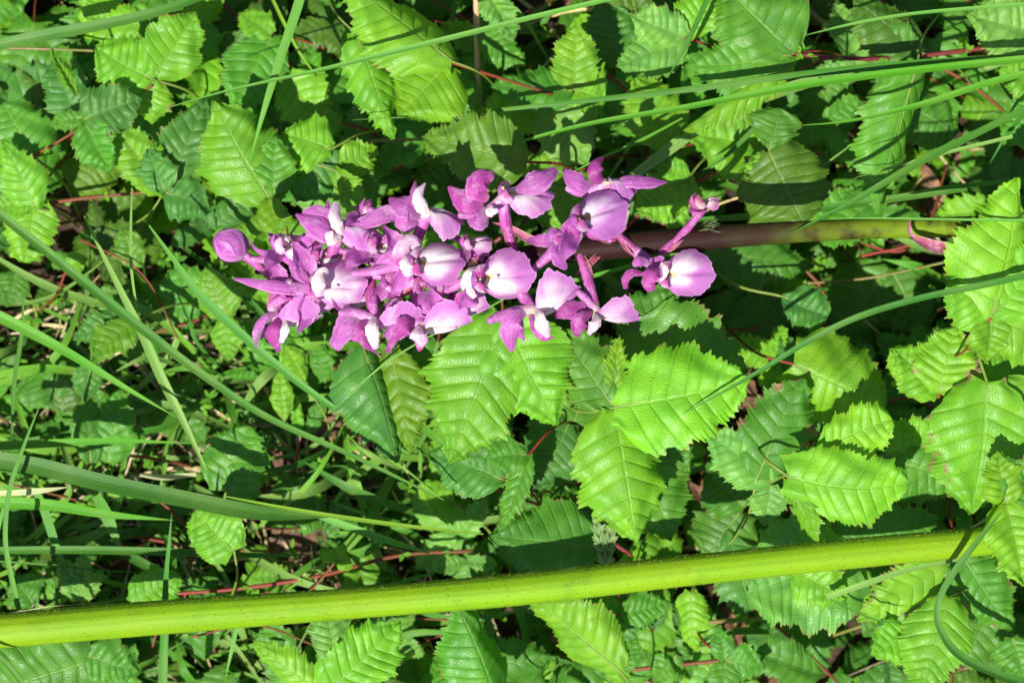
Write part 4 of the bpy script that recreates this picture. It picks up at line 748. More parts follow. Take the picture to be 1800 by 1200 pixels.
# ================================================================ grass blades one can tell apart
GT = dict(g=(0.036, 0.140, 0.012), b=(0.034, 0.135, 0.015), l=(0.085, 0.26, 0.035), p=(0.14, 0.27, 0.055), y=(0.12, 0.24, 0.010), w=(0.36, 0.38, 0.20), v=(0.058, 0.23, 0.008))
BLADES = [
 ('broad dark blade slanting across the top left corner', [(-80, 96, 480), (60, 66, 500), (170, 46, 505), (280, 20, 500), (420, -30, 470)], [20, 26, 24, 22, 18], 'b', .3, (10, -10)),
 ('light blade hanging point down above the flower bud', [(545, -60, 560), (522, 20, 560), (495, 100, 560), (468, 185, 558), (439, 284, 545)], [20, 22, 20, 14, 1], 'l', .45, (10, 20)),
 ('thin blade bent behind the light hanging blade', [(470, -20, 380), (500, 42, 390), (530, 98, 380), (570, 150, 350)], [7, 8, 6, 3], 'y', .3, (0, 30)),
 ('long thin pale blade from the top edge to the left', [(1110, -10, 600), (980, 20, 600), (860, 50, 598), (700, 90, 592), (560, 124, 590), (400, 160, 585), (250, 203, 575)], [10, 11, 12, 12, 9, 6, 1], 'l', .3, (0, 30)),
 ('dark blade fading left above the spike, uppermost of three', [(1860, 96, 520), (1600, 112, 515), (1400, 132, 510), (1200, 158, 500), (1000, 180, 480), (800, 200, 450), (620, 211, 420)], [15, 16, 16, 14, 11, 7, 1], 'g', .3, (-20, -30)),
 ('second of the long blades above the spike, ending over a leaf', [(1860, 98, 540), (1600, 125, 540), (1400, 152, 538), (1200, 190, 530), (1050, 215, 520), (930, 245, 500), (796, 288, 470)], [16, 17, 17, 13, 10, 7, 1], 'v', .3, (10, 20)),
 ('blade with a fine pointed tip beside the hourglass leaf', [(1860, 116, 570), (1740, 145, 570), (1640, 178, 568), (1560, 199, 565), (1480, 215, 560), (1388, 222, 550)], [14, 15, 14, 10, 6, 1], 'v', .3, (0, 30)),
 ('dark green blade descending to the orchid stem from the right edge', [(1860, 160, 640), (1740, 222, 645), (1640, 272, 650), (1560, 318, 655), (1480, 365, 650), (1390, 410, 645)], [14, 15, 16, 14, 10, 1], 'g', .4, (-15, 15)),
 ('thin whitish tip blade crossing the long hanging leaf', [(1780, 240, 600), (1690, 262, 598), (1640, 275, 595), (1570, 294, 590), (1503, 313, 585)], [8, 8, 7, 6, 1], 'p', .3, (0, 30)),
 ('thin blade over the dark leaf at top right', [(1860, 4, 520), (1720, 14, 520), (1600, 25, 518), (1500, 42, 515), (1413, 63, 510)], [7, 8, 7, 6, 1], 'l', .3, (0, 0)),
 ('short pointed blade at the right edge below the striped leaf', [(1830, 160, 560), (1795, 205, 560), (1768, 240, 558), (1740, 287, 550)], [10, 10, 8, 1], 'g', .35, (0, 10)),
 ('wide pale blade passing behind the two top right flowers', [(1440, 140, 400), (1330, 175, 410), (1240, 218, 420), (1150, 282, 425), (1060, 350, 425), (960, 432, 410)], [26, 30, 28, 24, 14, 4], 'p', .25, (20, -20)),
 ('thin green blade above the top right flower', [(1200, 208, 470), (1120, 250, 480), (1060, 276, 480), (1000, 306, 470)], [4, 7, 6, 1], 'v', .3, (0, 0)),
 ('narrow blade leaning at the top edge right of centre', [(1256, -30, 480), (1232, 25, 480), (1206, 80, 475), (1176, 134, 465)], [12, 12, 10, 1], 'g', .35, (0, 20)),
 ('long dark blade from the right edge with its shadow on the brightest leaf drawn in', [(1880, 465, 690), (1740, 498, 690), (1620, 523, 682), (1510, 556, 668), (1420, 600, 645), (1330, 655, 610), (1200, 728, 572)], [13, 14, 13, 13, 12, 9, 1], 'b', .35, (-10, 10)),  # thin left end follows the cast shadow, modelled as more blade
 ('blue green blade curling at the lower right corner', [(1760, 900, 610), (1715, 955, 610), (1672, 1012, 600), (1648, 1062, 590), (1655, 1110, 575), (1700, 1160, 560), (1830, 1215, 540)], [3, 12, 14, 14, 17, 20, 22], 'b', .3, (30, -30)),
 ('dull grey blade under the right end of the hairy stem', [(1453, 1049, 470), (1530, 1022, 478), (1600, 1000, 470), (1700, 980, 440)], [14, 14, 11, 5], 'p', .3, (0, 10)),
 ('thin dark bent blade below the dull grey blade', [(1455, 1050, 470), (1500, 1072, 460), (1545, 1090, 450), (1590, 1092, 440)], [3, 4, 4, 1], 'b', .3, (0, 10)),
 ('long green blade crossing the left half down to the centre', [(-60, 330, 560), (60, 424, 560), (160, 505, 560), (260, 585, 560), (360, 660, 556), (470, 732, 548), (620, 800, 530), (780, 878, 500)], [18, 20, 21, 21, 18, 15, 11, 3], 'g', .4, (-10, 20)),
 ('broad light blade entering at the left edge, lower', [(-80, 520, 520), (40, 576, 520), (130, 625, 515), (220, 680, 505), (310, 733, 490)], [26, 25, 20, 12, 1], 'v', .3, (0, 20)),
 ('grey green upright blade crossing under the long green one', [(148, 380, 440), (180, 445, 450), (215, 515, 455), (250, 585, 455), (285, 665, 450), (320, 735, 440), (362, 825, 420)], [4, 9, 15, 20, 22, 16, 5], 'p', .35, (20, -10)),
 ('slender pale blade reaching the crossing from above', [(232, 330, 430), (230, 400, 440), (231, 470, 445), (243, 560, 440)], [3, 6, 7, 4], 'p', .3, (0, 20)),
 ('blue grey blade parallel to the long green one', [(262, 396, 480), (300, 448, 488), (350, 515, 490), (430, 592, 490), (520, 668, 485), (610, 732, 475), (720, 800, 460)], [4, 10, 18, 20, 16, 12, 8], 'b', .25, (20, -10), 1.5),
 ('widest dark blade from the left edge toward the hairy stem', [(-60, 800, 470), (60, 818, 480), (180, 848, 485), (320, 876, 485), (460, 902, 478), (592, 908, 465)], [34, 38, 38, 36, 32, 2], 'g', .2, (5, -25), .8),
 ('light flat blade at the left edge above the widest one', [(-60, 786, 420), (100, 778, 425), (210, 774, 425), (340, 779, 410)], [20, 18, 12, 1], 'v', .3, (0, 20)),
 ('yellow green blade at the left edge below the widest one', [(-60, 882, 400), (80, 886, 405), (190, 903, 400), (305, 914, 390)], [26, 26, 18, 1], 'v', .3, (0, 20)),
 ('yellowish thin blade continuing right from the widest blade', [(395, 872, 500), (500, 892, 500), (600, 908, 495), (720, 924, 480), (850, 938, 460)], [3, 8, 10, 9, 3], 'y', .5, (0, 20)),
 ('level dark blade a hand above the hairy stem at left', [(-60, 968, 350), (120, 966, 355), (300, 970, 350), (450, 976, 340), (570, 974, 320)], [16, 18, 18, 12, 1], 'g', .3, (0, -30)),
 ('short flat pale blade over the red runner left of centre', [(560, 905, 330), (620, 928, 330), (690, 952, 330), (755, 972, 320)], [14, 18, 16, 3], 'l', .2, (10, 0)),
 ('upright pointed blade passing behind the hairy stem', [(302, 902, 480), (297, 960, 470), (292, 1020, 455), (290, 1100, 430), (284, 1260, 380)], [1, 8, 12, 18, 22], 'b', .35, (10, 0), 1.3),
 ('thin upright blade near the left edge', [(42, 512, 330), (38, 590, 335), (26, 670, 330), (21, 762, 310)], [3, 9, 10, 5], 'g', .35, (10, 0)),
 ('bowed upright blade at the left edge crossing the wide blades', [(74, 702, 510), (40, 790, 515), (16, 868, 512), (10, 950, 500), (22, 1020, 480), (34, 1072, 460)], [1, 8, 11, 11, 12, 12], 'l', .35, (10, 0), .8),
 ('short blade in the bottom left corner', [(-40, 1120, 560), (10, 1165, 560), (50, 1215, 550)], [8, 10, 10], 'g', .35, (10, 0)),
 ('dry cream blade by the left edge', [(-50, 869, 435), (20, 866, 440), (70, 862, 440), (118, 856, 430)], [10, 13, 13, 2], 'w', .2, (0, 20)),
 ('dry cream blade in the gap left of centre', [(246, 834, 250), (290, 838, 255), (345, 833, 250)], [8, 14, 10], 'w', .2, (0, 20)),
 ('white edged thin straw on the left end of the hairy stem', [(-30, 1088, 520), (40, 1074, 516), (90, 1066, 512), (170, 1058, 500)], [3, 4, 3, 1], 'w', .2, (0, 20)),
 ('hair thin blade curving below the left flowers', [(608, 700, 500), (650, 660, 520), (702, 622, 540), (780, 578, 545), (850, 545, 550), (940, 495, 550)], [1, 4, 4, 4, 4, 2], 'l', .2, (0, 20)),
 ('straight narrow blade behind the lower right flowers', [(860, 532, 440), (960, 505, 450), (1080, 475, 455), (1200, 440, 450), (1290, 425, 440)], [5, 9, 9, 9, 4], 'v', .3, (0, 20)),
 ('short blade hanging under the hairy stem at left', [(416, 1100, 400), (408, 1140, 395), (396, 1192, 380)], [10, 9, 1], 'l', .3, (0, 20)),
 ('hair thin pale blade lying along the orchid stem', [(1454, 384, 668), (1560, 384, 670), (1680, 386, 675), (1860, 388, 680)], [1, 4, 5, 6], 'l', .3, (0, 0)),
 ('pair of dim blades above the green stem at right, upper', [(1860, 310, 430), (1720, 324, 425), (1640, 333, 420), (1570, 348, 410)], [10, 11, 8, 2], 'v', .3, (0, 0), .8),
 ('dim wide blade just above the green orchid stem', [(1700, 330, 350), (1600, 345, 345), (1450, 366, 345), (1300, 382, 350), (1190, 388, 340)], [16, 17, 17, 16, 6], 'g', .3, (0, 20)),
 ('small pointed blade standing at the lower left edge', [(12, 862, 300), (4, 900, 300), (-10, 960, 290)], [3, 8, 8], 'l', .3, (0, 0)),
 ('thin dark blade level at the left above the hairy stem', [(-40, 984, 360), (80, 992, 365), (180, 1002, 360), (260, 1006, 350)], [4, 5, 4, 1], 'b', .3, (0, 0)),
 ('pale narrow blade behind the bowed blade at left', [(44, 836, 330), (72, 880, 330), (96, 950, 325), (116, 1010, 310)], [8, 20, 20, 10], 'l', .2, (20, 0), .8),
 ('wide pale blade leaf standing in the lower left gap', [(170, 870, 280), (190, 910, 290), (210, 960, 285)], [26, 30, 10], 'l', .2, (20, 0), .8),
 ('thin light blade across the dark top right gap', [(1235, 300, 430), (1275, 275, 430), (1340, 215, 430), (1400, 180, 420)], [1, 8, 12, 8], 'b', .3, (0, 0)),
 ('tiny pale stray blade tip in the shade left of the hanging leaf', [(1435, 300, 380), (1465, 278, 385), (1492, 258, 380)], [1, 4, 3], 'p', .3, (0, 0)),
]
def blade(label, pts, ws, tint, vee, tw, k=1.0):
    base = P(*pts[-1] if pts[-1][2] < pts[0][2] else pts[0])
    mb = MB()
    col = np.array(GT[tint]) * k
    ribbon(mb, [P(*p) for p in pts], [w * .84 * S for w in ws], n=14 * len(pts), vee=vee, twist=tw, col=col, across=9)
    return mb.build('grass_blade', GRASS, base=base, label=label, category='grass blade', group='single grass blades among the leaves')
for b in BLADES: blade(*b)

# ================================================================ hairy green stem
def hairy_stem():
    pts = [(-520, 1150, 440), (-200, 1126, 500), (0, 1108, 510), (300, 1083, 520), (600, 1061, 525), (900, 1036, 525), (1200, 1003, 520), (1500, 972, 510), (1740, 950, 495), (2000, 925, 430), (2300, 900, 250), (2450, 890, 0)]
    w = [66, 66, 64, 62, 57, 59, 55, 55, 51, 52, 56, 58]
    mb = MB(); base = P(*pts[-1])
    c, r, d = tube(mb, [P(*p) for p in pts], [q * S / 2 for q in w], n=220, sides=28, lump=.018)
    o = mb.build('hairy_stem', FERN_STEM, base=base, label='thick hairy yellow green stem running across the whole lower part', category='stem')
    mb = MB(); v = []; f = []
    hm = MB()
    for i in range(5400):
        k = int(rng.integers(24, len(c) - 62)); a = rng.uniform(-0.25, np.pi + .25)
        t = rng.random(); q0 = c[k] * (1 - t) + c[k + 1] * t
        sd = norm(np.cross(d[k], [0, 0, 1.0])); nv = np.cross(sd, d[k])
        n = math.cos(a) * sd + math.sin(a) * nv; n = n if n[2] > -.3 else -n
        q = q0 + n * r[k] * .99; l = rng.uniform(1.2, 3.3) * S
        tip = q + n * l + d[k] * l * rng.uniform(-.8, .8)
        s_ = norm(np.cross(n, d[k])) * .28 * S; e = d[k] * .28 * S
        hm.grid(np.array([[q + s_, tip], [q - s_ * .5 + e, tip], [q - s_ * .5 - e, tip], [q + s_, tip]]), np.zeros((4, 2, 2)))
    hm.build('stem_hairs', plain_material('stem hairs', (0.30, 0.34, 0.05), (0.55, 0.58, 0.22), 900, .5, .3), o, kind='stuff')
hairy_stem()
# ================================================================ the orchid
STEM = [(2500, 330, 0), (2380, 340, 260), (2150, 360, 520), (1900, 386, 600), (1700, 398, 616), (1500, 403, 620), (1300, 414, 620), (1080, 433, 620), (900, 452, 622), (760, 466, 624), (640, 478, 626), (540, 482, 628), (450, 478, 630)]
SW = [40, 38, 37, 36, 36, 36, 40, 44, 34, 26, 20, 14, 8]
orchid = empty('orchid', P(1900, 386, 600), 'purple orchid spike with white centred flowers on a brown to green stem across the middle', 'orchid')
mb = MB(); tube(mb, [P(*p) for p in STEM], [w * S / 2 for w in SW], n=150, sides=22, lump=.015)
mb.build('stem', ORCHID_STEM, orchid)

def patch(mb, T, pts, widths, cup=0.3, up=(0, 0, 1), n=18, m=11, col=(1, 1, 1), ruffle=0.0, notch=0.0, seed=0, thick=0.0):
    """petal: centre line pts and widths in flower units, T maps flower units to metres"""
    r = np.random.default_rng(seed)
    c = smooth_line(pts, n); d = norm(np.gradient(c, axis=0)); up = np.asarray(up, float)
    sd = norm(np.cross(np.tile(up, (n, 1)), d)); nv = np.cross(d, sd)
    w = np.maximum(smooth_line(np.asarray(widths, float)[:, None], n)[:, 0], .15)
    v = np.linspace(-1, 1, m); ph = r.uniform(0, 6.28, 3)
    # round cup: angle across
    th = cup * v[None, :]
    X = np.where(abs(cup) > 1e-3, np.sin(th) / max(abs(cup), 1e-3) * (1 if cup >= 0 else -1) , v[None, :]) if abs(cup) > 1e-3 else np.tile(v[None, :], (1, 1))
    Zc = (1 - np.cos(th)) / cup if abs(cup) > 1e-3 else np.zeros((1, m))
    hw = (w / 2)[:, None] * (1 + (.05 * np.sin(np.linspace(0, 25, n) + ph[1]) + .035 * np.sin(np.linspace(0, 47, n) + ph[2]))[:, None] * np.abs(v)[None, :] ** 2)
    wob = ruffle * np.sin(np.linspace(0, 9, n) + ph[0])[:, None] * (v ** 2)[None, :] * np.sign(v)[None, :] * w[:, None]
    vein = .35 * np.cos(v * 9)[None, :] * np.sin(np.linspace(0, np.pi, n))[:, None]
    p = c[:, None, :] + (hw * X)[..., None] * sd[:, None, :] + (hw * Zc + wob + vein * .8)[..., None] * nv[:, None, :]
    uv = np.stack(np.meshgrid(np.linspace(0, 1, n), (v + 1) / 2, indexing='ij'), -1)
    mb.grid(T(p), uv, col)

def flower(cx, cy, cz, phi=0, yaw=0, pitch=0, sc_=1.0, attach=None, seed=0, tint=(1, 1, 1), lip=1.0, sep=(1, 1), hood=1.0, spur=((0, 0, 0), (-24, 0, -12), (-44, 0, -14), (-62, 0, -8)), wither=0.0, label=None, lipfold=1.0, spurw=1.0, extra=()):
    """a flower looking along its own +z with the lip along +x; phi turns it about x: + faces the bottom of the picture"""
    r = np.random.default_rng(seed + 50)
    R = (Matrix.Rotation(math.radians(yaw), 3, 'Z') @ Matrix.Rotation(math.radians(phi), 3, 'X') @ Matrix.Rotation(math.radians(pitch), 3, 'Y'))
    R = np.array(R); O = P(cx, cy, cz); sc_ *= 1.16
    def T(p): return O + (np.asarray(p) * sc_ * S) @ R.T
    # flower stalk (ovary): from the stem to the back of the flower
    mb = MB()
    A = P(*attach); B = T((-4, 0, -10)); mid = A * .45 + B * .55 + (T((-10, 0, -26)) - O) * .35
    tube(mb, [A, A * .75 + mid * .25 + np.array([0, 0, 3 * S]), mid, B, T((-3, 0, -2))], [6 * S, 7 * S, 9.5 * S * sc_, 9 * S * sc_, 8 * S * sc_], n=26, sides=12, lump=.06)
    fl = mb.build('flower', OVARY, orchid, label=label)
    tv = lambda: np.array(tint) * r.uniform(.86, 1.08)
    # spur
    mb = MB(); tube(mb, [T(p) for p in spur], [9.5 * S * sc_ * spurw, 8.5 * S * sc_ * spurw, 8 * S * sc_ * spurw, 5.5 * S * sc_ * spurw], n=22, sides=12, col=tv())
    mb.build('spur', SPUR, fl)
    # throat: a cup that opens forward, with the column in its mouth
    mb = MB(); n = 12; a = np.linspace(0, 2 * np.pi, 18, endpoint=False)
    prof = [(13, 5), (11.5, 1), (8, -5), (5, -10), (1, -12)]
    g = np.array([[(3 + q * math.cos(t), q * .85 * math.sin(t), z) for t in a] for q, z in prof])
    mb.grid(T(g), np.zeros(g.shape[:2] + (2,)), tv(), close=True)
    mb.build('throat', THROAT, fl)
    if lip > 0:
        nr, na = 26, 65; u = np.linspace(0, 1, nr); an = np.linspace(-1, 1, na)
        th = an * math.radians(158)
        jag = sum(a_ * np.sin(th * f_ + seed * f_) for a_, f_ in ((1.6, 7), (1.5, 13), (1.2, 23), (1.0, 37))) * np.cos(th / 2)
        bulge = 1 + .06 * np.exp(-(th / .20) ** 2) - .07 * np.exp(-((np.abs(th) - .42) / .13) ** 2) + .05 * r.uniform(-1, 1) * np.sin(th) + jag * .016
        bx = 50 + 40 * np.cos(th) * bulge - 5 * (1 - np.cos(th)) ; by = 45 * np.sin(th) * bulge * (1 + .04 * r.uniform(-1, 1))
        uu = (u ** .92)[:, None]
        x = 10 + (bx[None, :] - 10) * uu; y = by[None, :] * uu
        yn = y / 50; fold = r.uniform(.7, 1.3)
        z = 3 + 7 * np.sin(np.pi * u ** .8)[:, None] - lipfold * (22 * yn ** 2 + 9 * np.abs(yn) ** 4) * np.where(y > 0, fold, 2 - fold) - 15 * (x / 95) ** 2
        z = z - 6.0 * np.exp(-((y - .12 * x * r.uniform(-1, 1)) / 5) ** 2) * np.sin(np.pi * np.clip(x / 100, 0, 1))
        z = z + (1.8 * np.sin(th * 4.3 + seed) + 1.3 * np.sin(th * 7.7 + 2 * seed))[None, :] * (u ** 3)[:, None]
        x = x * lip * .88; y = y * lip * .86
        g = np.stack([x, y, z], -1)
        uv = np.stack(np.meshgrid(u, (an + 1) / 2, indexing='ij'), -1)
        mb = MB(); mb.grid(T(g), uv, tv()); mb.build('lip', LIP, fl)
    # lateral sepals: two wings
    for sg, k in ((1, sep[0]), (-1, sep[1])):
        if k <= 0: continue
        j = r.uniform(-13, 13, 3)
        pts = [(-6, 5 * sg, -2), (-16 + j[0] * .4, 22 * sg * k, 4), (-26 + j[0], 44 * sg * k, 10 + j[1]), (-38 + j[0], 68 * sg * k, 4 + j[2])]
        mb = MB(); patch(mb, T, pts, [12, 34, 34, 2.5], cup=.75, up=(.5, .15 * sg, .9), col=tv(), ruffle=.10, seed=seed + sg)
        mb.build('sepal', SEPAL, fl)
    if hood > 0:
        h = hood
        mb = MB(); patch(mb, T, [(-10, 0, -2), (-24 * h, 0, 14 * h), (-27 * h, 0, 40 * h), (-10 * h, 0, 62 * h)], [14, 36, 34, 3], cup=1.15, up=(1, 0, .3), col=tv(), seed=seed + 5)
        mb.build('upper_sepal', SEPAL, fl)
        for sg in (1, -1):
            mb = MB(); patch(mb, T, [(-6, 7 * sg, 0), (-13 * h, 16 * sg, 16 * h), (-12 * h, 15 * sg, 38 * h), (3 * h, 6 * sg, 54 * h)], [12, 33, 32, 6], cup=1.0, up=(.75, -.75 * sg, .1), col=tv(), seed=seed + 8)
            mb.build('petal', HOOD, fl)
        # column, pale, between the petals
        mb = MB(); tube(mb, [T((-3, 0, 0)), T((-5, 0, 10)), T((-2, 0, 20))], [4.5 * S * sc_, 5 * S * sc_, 3 * S * sc_], n=8, sides=8)
        mb.build('column', THROAT, fl)
    # petals and sepals that stand out by themselves
    for q, (kind, pts, ws, *rest) in enumerate(extra):
        mt = {'s': SEPAL, 'h': HOOD, 'w': WHITE, 'm': MAGENTA}[kind]; nm = {'s': 'sepal', 'h': 'petal', 'w': 'petal', 'm': 'petal'}[kind]
        cupv = rest[0] if rest else .7; upv = rest[1] if len(rest) > 1 else (r.uniform(-.4, .4), r.uniform(-.4, .4), 1)
        mb = MB(); patch(mb, lambda p: p * S, [P(*a) / S for a in pts], ws, cup=-cupv, up=upv, n=26, m=15, col=tv(), ruffle=.075, seed=seed * 7 + q)
        mb.build(nm, mt, fl)
    # bract at the foot of the stalk
    mb = MB(); dd = (B - A); dl = np.linalg.norm(dd) + 1e-9; dd = dd / dl
    bl = min(dl * .75, 46 * S)
    sdir = norm(np.cross(dd, [0, 0, 1.0])) * (1 if seed % 2 else -1)
    ribbon(mb, [A - dd * 2 * S, A + dd * bl * .5 + sdir * 9 * S + np.array([0, 0, 5 * S]), A + dd * bl + sdir * 12 * S + np.array([0, 0, 9 * S])], [10 * S, 8 * S, .6 * S], n=14, vee=.5, across=5)
    mb.build('bract', BRACT, fl)
    return fl

K = ((0, 0, 0), (-34, 0, -8), (-64, 0, -2), (-92, 0, 8))
flower(556, 503, 676, 6, 2, 0, 1.0, (650, 478, 630), 1, lip=.93, spur=((0, 0, 0), (-20, 0, -12), (-40, 4, -14), (-60, 8, -10)), hood=.6, label='flower facing the viewer at the left, its pale round lip next to the left tip', spurw=0.8, extra=[('s', [(566, 508, 676), (520, 508, 684), (470, 502, 684), (412, 490, 676)], [14, 24, 22, 5], .6), ('w', [(576, 486, 690), (568, 482, 712), (560, 500, 722), (562, 522, 712)], [16, 26, 30, 14], .8), ('s', [(545, 500, 684), (520, 478, 692), (508, 456, 690)], [10, 26, 3]), ('s', [(552, 520, 670), (520, 536, 668), (492, 545, 656)], [12, 26, 4])])
flower(732, 462, 692, -4, 0, 4, .96, (800, 462, 630), 2, lip=.93, sep=(.8, .7), spur=((0, 0, 0), (-30, -4, -8), (-66, -12, -6), (-98, -18, 0)), label='flower facing the viewer in the middle of the spike', hood=0.6, extra=[('h', [(738, 440, 700), (722, 428, 712), (706, 445, 720), (704, 470, 706)], [14, 34, 36, 12], .9), ('w', [(722, 452, 716), (718, 466, 730), (720, 486, 722)], [20, 32, 18], .9), ('s', [(712, 468, 690), (690, 460, 696), (652, 476, 684)], [14, 40, 6], .5)])
flower(846, 486, 688, 12, 0, 0, 1.0, (905, 456, 630), 3, lip=1.0, sep=(.0, .7), hood=0.6, spur=((0, 0, 0), (-20, -8, -16), (-46, -20, -20), (-74, -32, -10)), label='flower with the largest white lip, its throat spotted', extra=[('w', [(840, 470, 700), (824, 478, 716), (820, 502, 716), (834, 524, 700)], [10, 20, 24, 12], .9), ('m', [(826, 512, 690), (812, 526, 694), (800, 540, 680)], [12, 26, 4])])
flower(1020, 388, 690, -8, 22, 0, .98, (1085, 424, 630), 4, lip=.95, sep=(.0, .75), hood=0.6, tint=(.86, .86, .92), spur=((0, 0, -4), (-34, -12, -22), (-60, -24, -34), (-92, -36, -38)), label='flower facing the viewer above the brown part of the stem', extra=[('m', [(1030, 396, 690), (1016, 400, 712), (1000, 404, 712), (992, 414, 700)], [14, 36, 34, 12], .9), ('s', [(985, 425, 682), (976, 440, 692), (984, 458, 690), (996, 473, 676)], [12, 22, 26, 8], .6), ('s', [(992, 410, 684), (972, 412, 690), (958, 424, 680)], [12, 30, 8])])
flower(1168, 480, 664, 10, -3, 0, .96, (1088, 414, 640), 5, lip=1.0, sep=(.3, .0), hood=0.5, spur=((0, 0, -4), (-14, 8, -8), (-30, 16, -8), (-44, 20, 0)), label='rightmost open flower with white heart shaped lip', extra=[('m', [(1160, 468, 676), (1146, 476, 700), (1140, 496, 702), (1146, 512, 690)], [14, 34, 34, 16], .9), ('m', [(1136, 482, 680), (1112, 478, 688), (1100, 490, 686), (1100, 508, 676)], [8, 16, 16, 7], .7), ('s', [(1140, 462, 676), (1124, 460, 684), (1112, 466, 676)], [10, 22, 10]), ('w', [(1162, 462, 684), (1168, 476, 696), (1160, 494, 690)], [8, 16, 8], .9)])
flower(1066, 322, 652, -72, 0, 0, .95, (1085, 415, 635), 6, lip=0.6, sep=(0, 0), hood=0, lipfold=1.5, tint=(.85, .8, .88), label='uppermost right flower seen from the side with spread wings', extra=[('m', [(1062, 325, 655), (1048, 308, 680), (1048, 288, 680), (1060, 276, 664)], [16, 34, 30, 6], 1.1), ('s', [(1048, 330, 650), (1022, 326, 664), (1002, 312, 660), (990, 297, 646)], [14, 36, 32, 6], .6), ('s', [(1076, 326, 652), (1104, 318, 664), (1140, 320, 662), (1172, 320, 648)], [10, 26, 24, 4], .6)])
f7 = flower(1236, 362, 650, -40, 40, 0, .62, (1160, 446, 636), 7, lip=.5, sep=(.3, .3), hood=.95, tint=(.95, .9, .75), spur=((0, 0, -4), (-14, 8, -8), (-20, 10, -8), (-24, 12, 0)), label='small withered flower at the right end of the spike')
flower(888, 346, 690, -46, 8, 0, .95, (905, 440, 632), 8, lip=.95, sep=(0, 0), hood=0.4, spur=((0, 0, 0), (-26, -8, -14), (-50, -16, -14), (-74, -24, -4)), label='top middle flower with a pale lip pointing right', extra=[('m', [(858, 352, 700), (838, 340, 716), (846, 318, 716), (868, 308, 700)], [16, 42, 44, 18], .8), ('m', [(850, 360, 700), (826, 362, 712), (806, 348, 706), (788, 328, 690)], [12, 42, 38, 6], .7), ('s', [(856, 366, 696), (842, 384, 708), (822, 384, 700)], [16, 44, 14], .7), ('s', [(905, 335, 690), (930, 325, 712), (956, 312, 712), (978, 296, 696)], [12, 40, 40, 14], .6), ('w', [(868, 362, 704), (862, 374, 714), (876, 370, 716)], [10, 18, 8], .9)])
flower(752, 376, 676, -64, -4, 0, .95, (716, 462, 632), 9, lip=.72, sep=(0, 0), hood=0, spur=((0, 0, -4), (-30, 4, -10), (-64, 2, -8), (-92, 0, 0)), label='side seen flower in the upper left part of the spike', extra=[('w', [(756, 380, 684), (744, 366, 702), (738, 344, 704), (748, 322, 690)], [12, 28, 26, 4], 1.0), ('s', [(744, 376, 680), (730, 358, 694), (728, 336, 692), (730, 318, 680)], [8, 16, 16, 3], .8), ('s', [(742, 380, 680), (716, 366, 696), (698, 356, 690), (684, 348, 676)], [14, 44, 36, 6], .5), ('s', [(738, 388, 676), (716, 392, 694), (696, 384, 690)], [14, 48, 30], .7), ('s', [(704, 372, 680), (676, 378, 690), (646, 390, 688), (616, 400, 676)], [30, 32, 26, 12], .5)])
flower(600, 402, 672, -66, 0, 0, .95, (575, 472, 632), 10, lip=.8, sep=(0, 0), hood=0, spur=((0, 0, -4), (20, -8, -22), (60, 0, -20), (90, 6, -10)), label='side seen flower left of the top with upright wings', extra=[('w', [(606, 412, 684), (596, 398, 706), (590, 378, 706), (592, 356, 692)], [14, 24, 26, 14], .8), ('s', [(590, 400, 680), (578, 380, 694), (576, 352, 684)], [8, 22, 3]), ('s', [(594, 415, 684), (574, 408, 706), (545, 390, 700), (520, 376, 684)], [14, 44, 34, 5], .7), ('s', [(588, 392, 682), (568, 378, 694), (545, 376, 690), (526, 384, 676)], [14, 30, 26, 5]), ('w', [(600, 420, 690), (582, 420, 708), (564, 408, 704)], [12, 30, 8]), ('s', [(560, 425, 668), (545, 438, 680), (530, 420, 676)], [16, 46, 30], .4)])
flower(498, 440, 664, -44, 10, 0, .78, (560, 478, 632), 11, lip=.8, sep=(.7, .8), hood=.75, label='small flower just right of the bud', extra=[('s', [(482, 442, 660), (464, 446, 670), (448, 438, 666), (438, 420, 654)], [8, 12, 9, 2], .9), ('w', [(500, 432, 672), (502, 420, 682), (510, 416, 674)], [12, 18, 8])])
flower(488, 562, 660, 72, -4, 0, .92, (505, 484, 632), 12, lip=.9, sep=(0, .6), hood=0, lipfold=1.3, spur=((0, 0, -4), (-10, 6, -20), (6, 10, -34), (20, 14, -40)), label='lowest left flower hanging toward the leaves', extra=[('m', [(492, 556, 672), (480, 574, 690), (478, 596, 684), (488, 618, 664)], [12, 34, 36, 12], 1.0), ('w', [(500, 562, 676), (496, 580, 692), (492, 602, 680)], [8, 24, 12], .8), ('s', [(488, 548, 668), (464, 560, 680), (450, 582, 674), (450, 612, 656)], [10, 18, 16, 3], .8)])
flower(662, 568, 662, 74, 0, 0, .98, (655, 486, 632), 13, lip=.95, sep=(0, 0), hood=0, lipfold=1.3, spur=((0, 0, -4), (-24, 6, -12), (-40, 12, -14), (-54, 18, -10)), label='lower flower with a white hood left of the middle', extra=[('w', [(656, 556, 680), (652, 572, 702), (654, 594, 702), (660, 614, 684)], [14, 26, 26, 12], .9), ('m', [(650, 562, 672), (632, 578, 690), (640, 602, 682), (664, 622, 664)], [10, 18, 16, 3], .8), ('s', [(640, 556, 664), (616, 566, 680), (600, 588, 676), (586, 612, 658)], [16, 44, 36, 22], .5), ('s', [(644, 560, 660), (630, 584, 664), (622, 600, 654)], [14, 40, 14])])
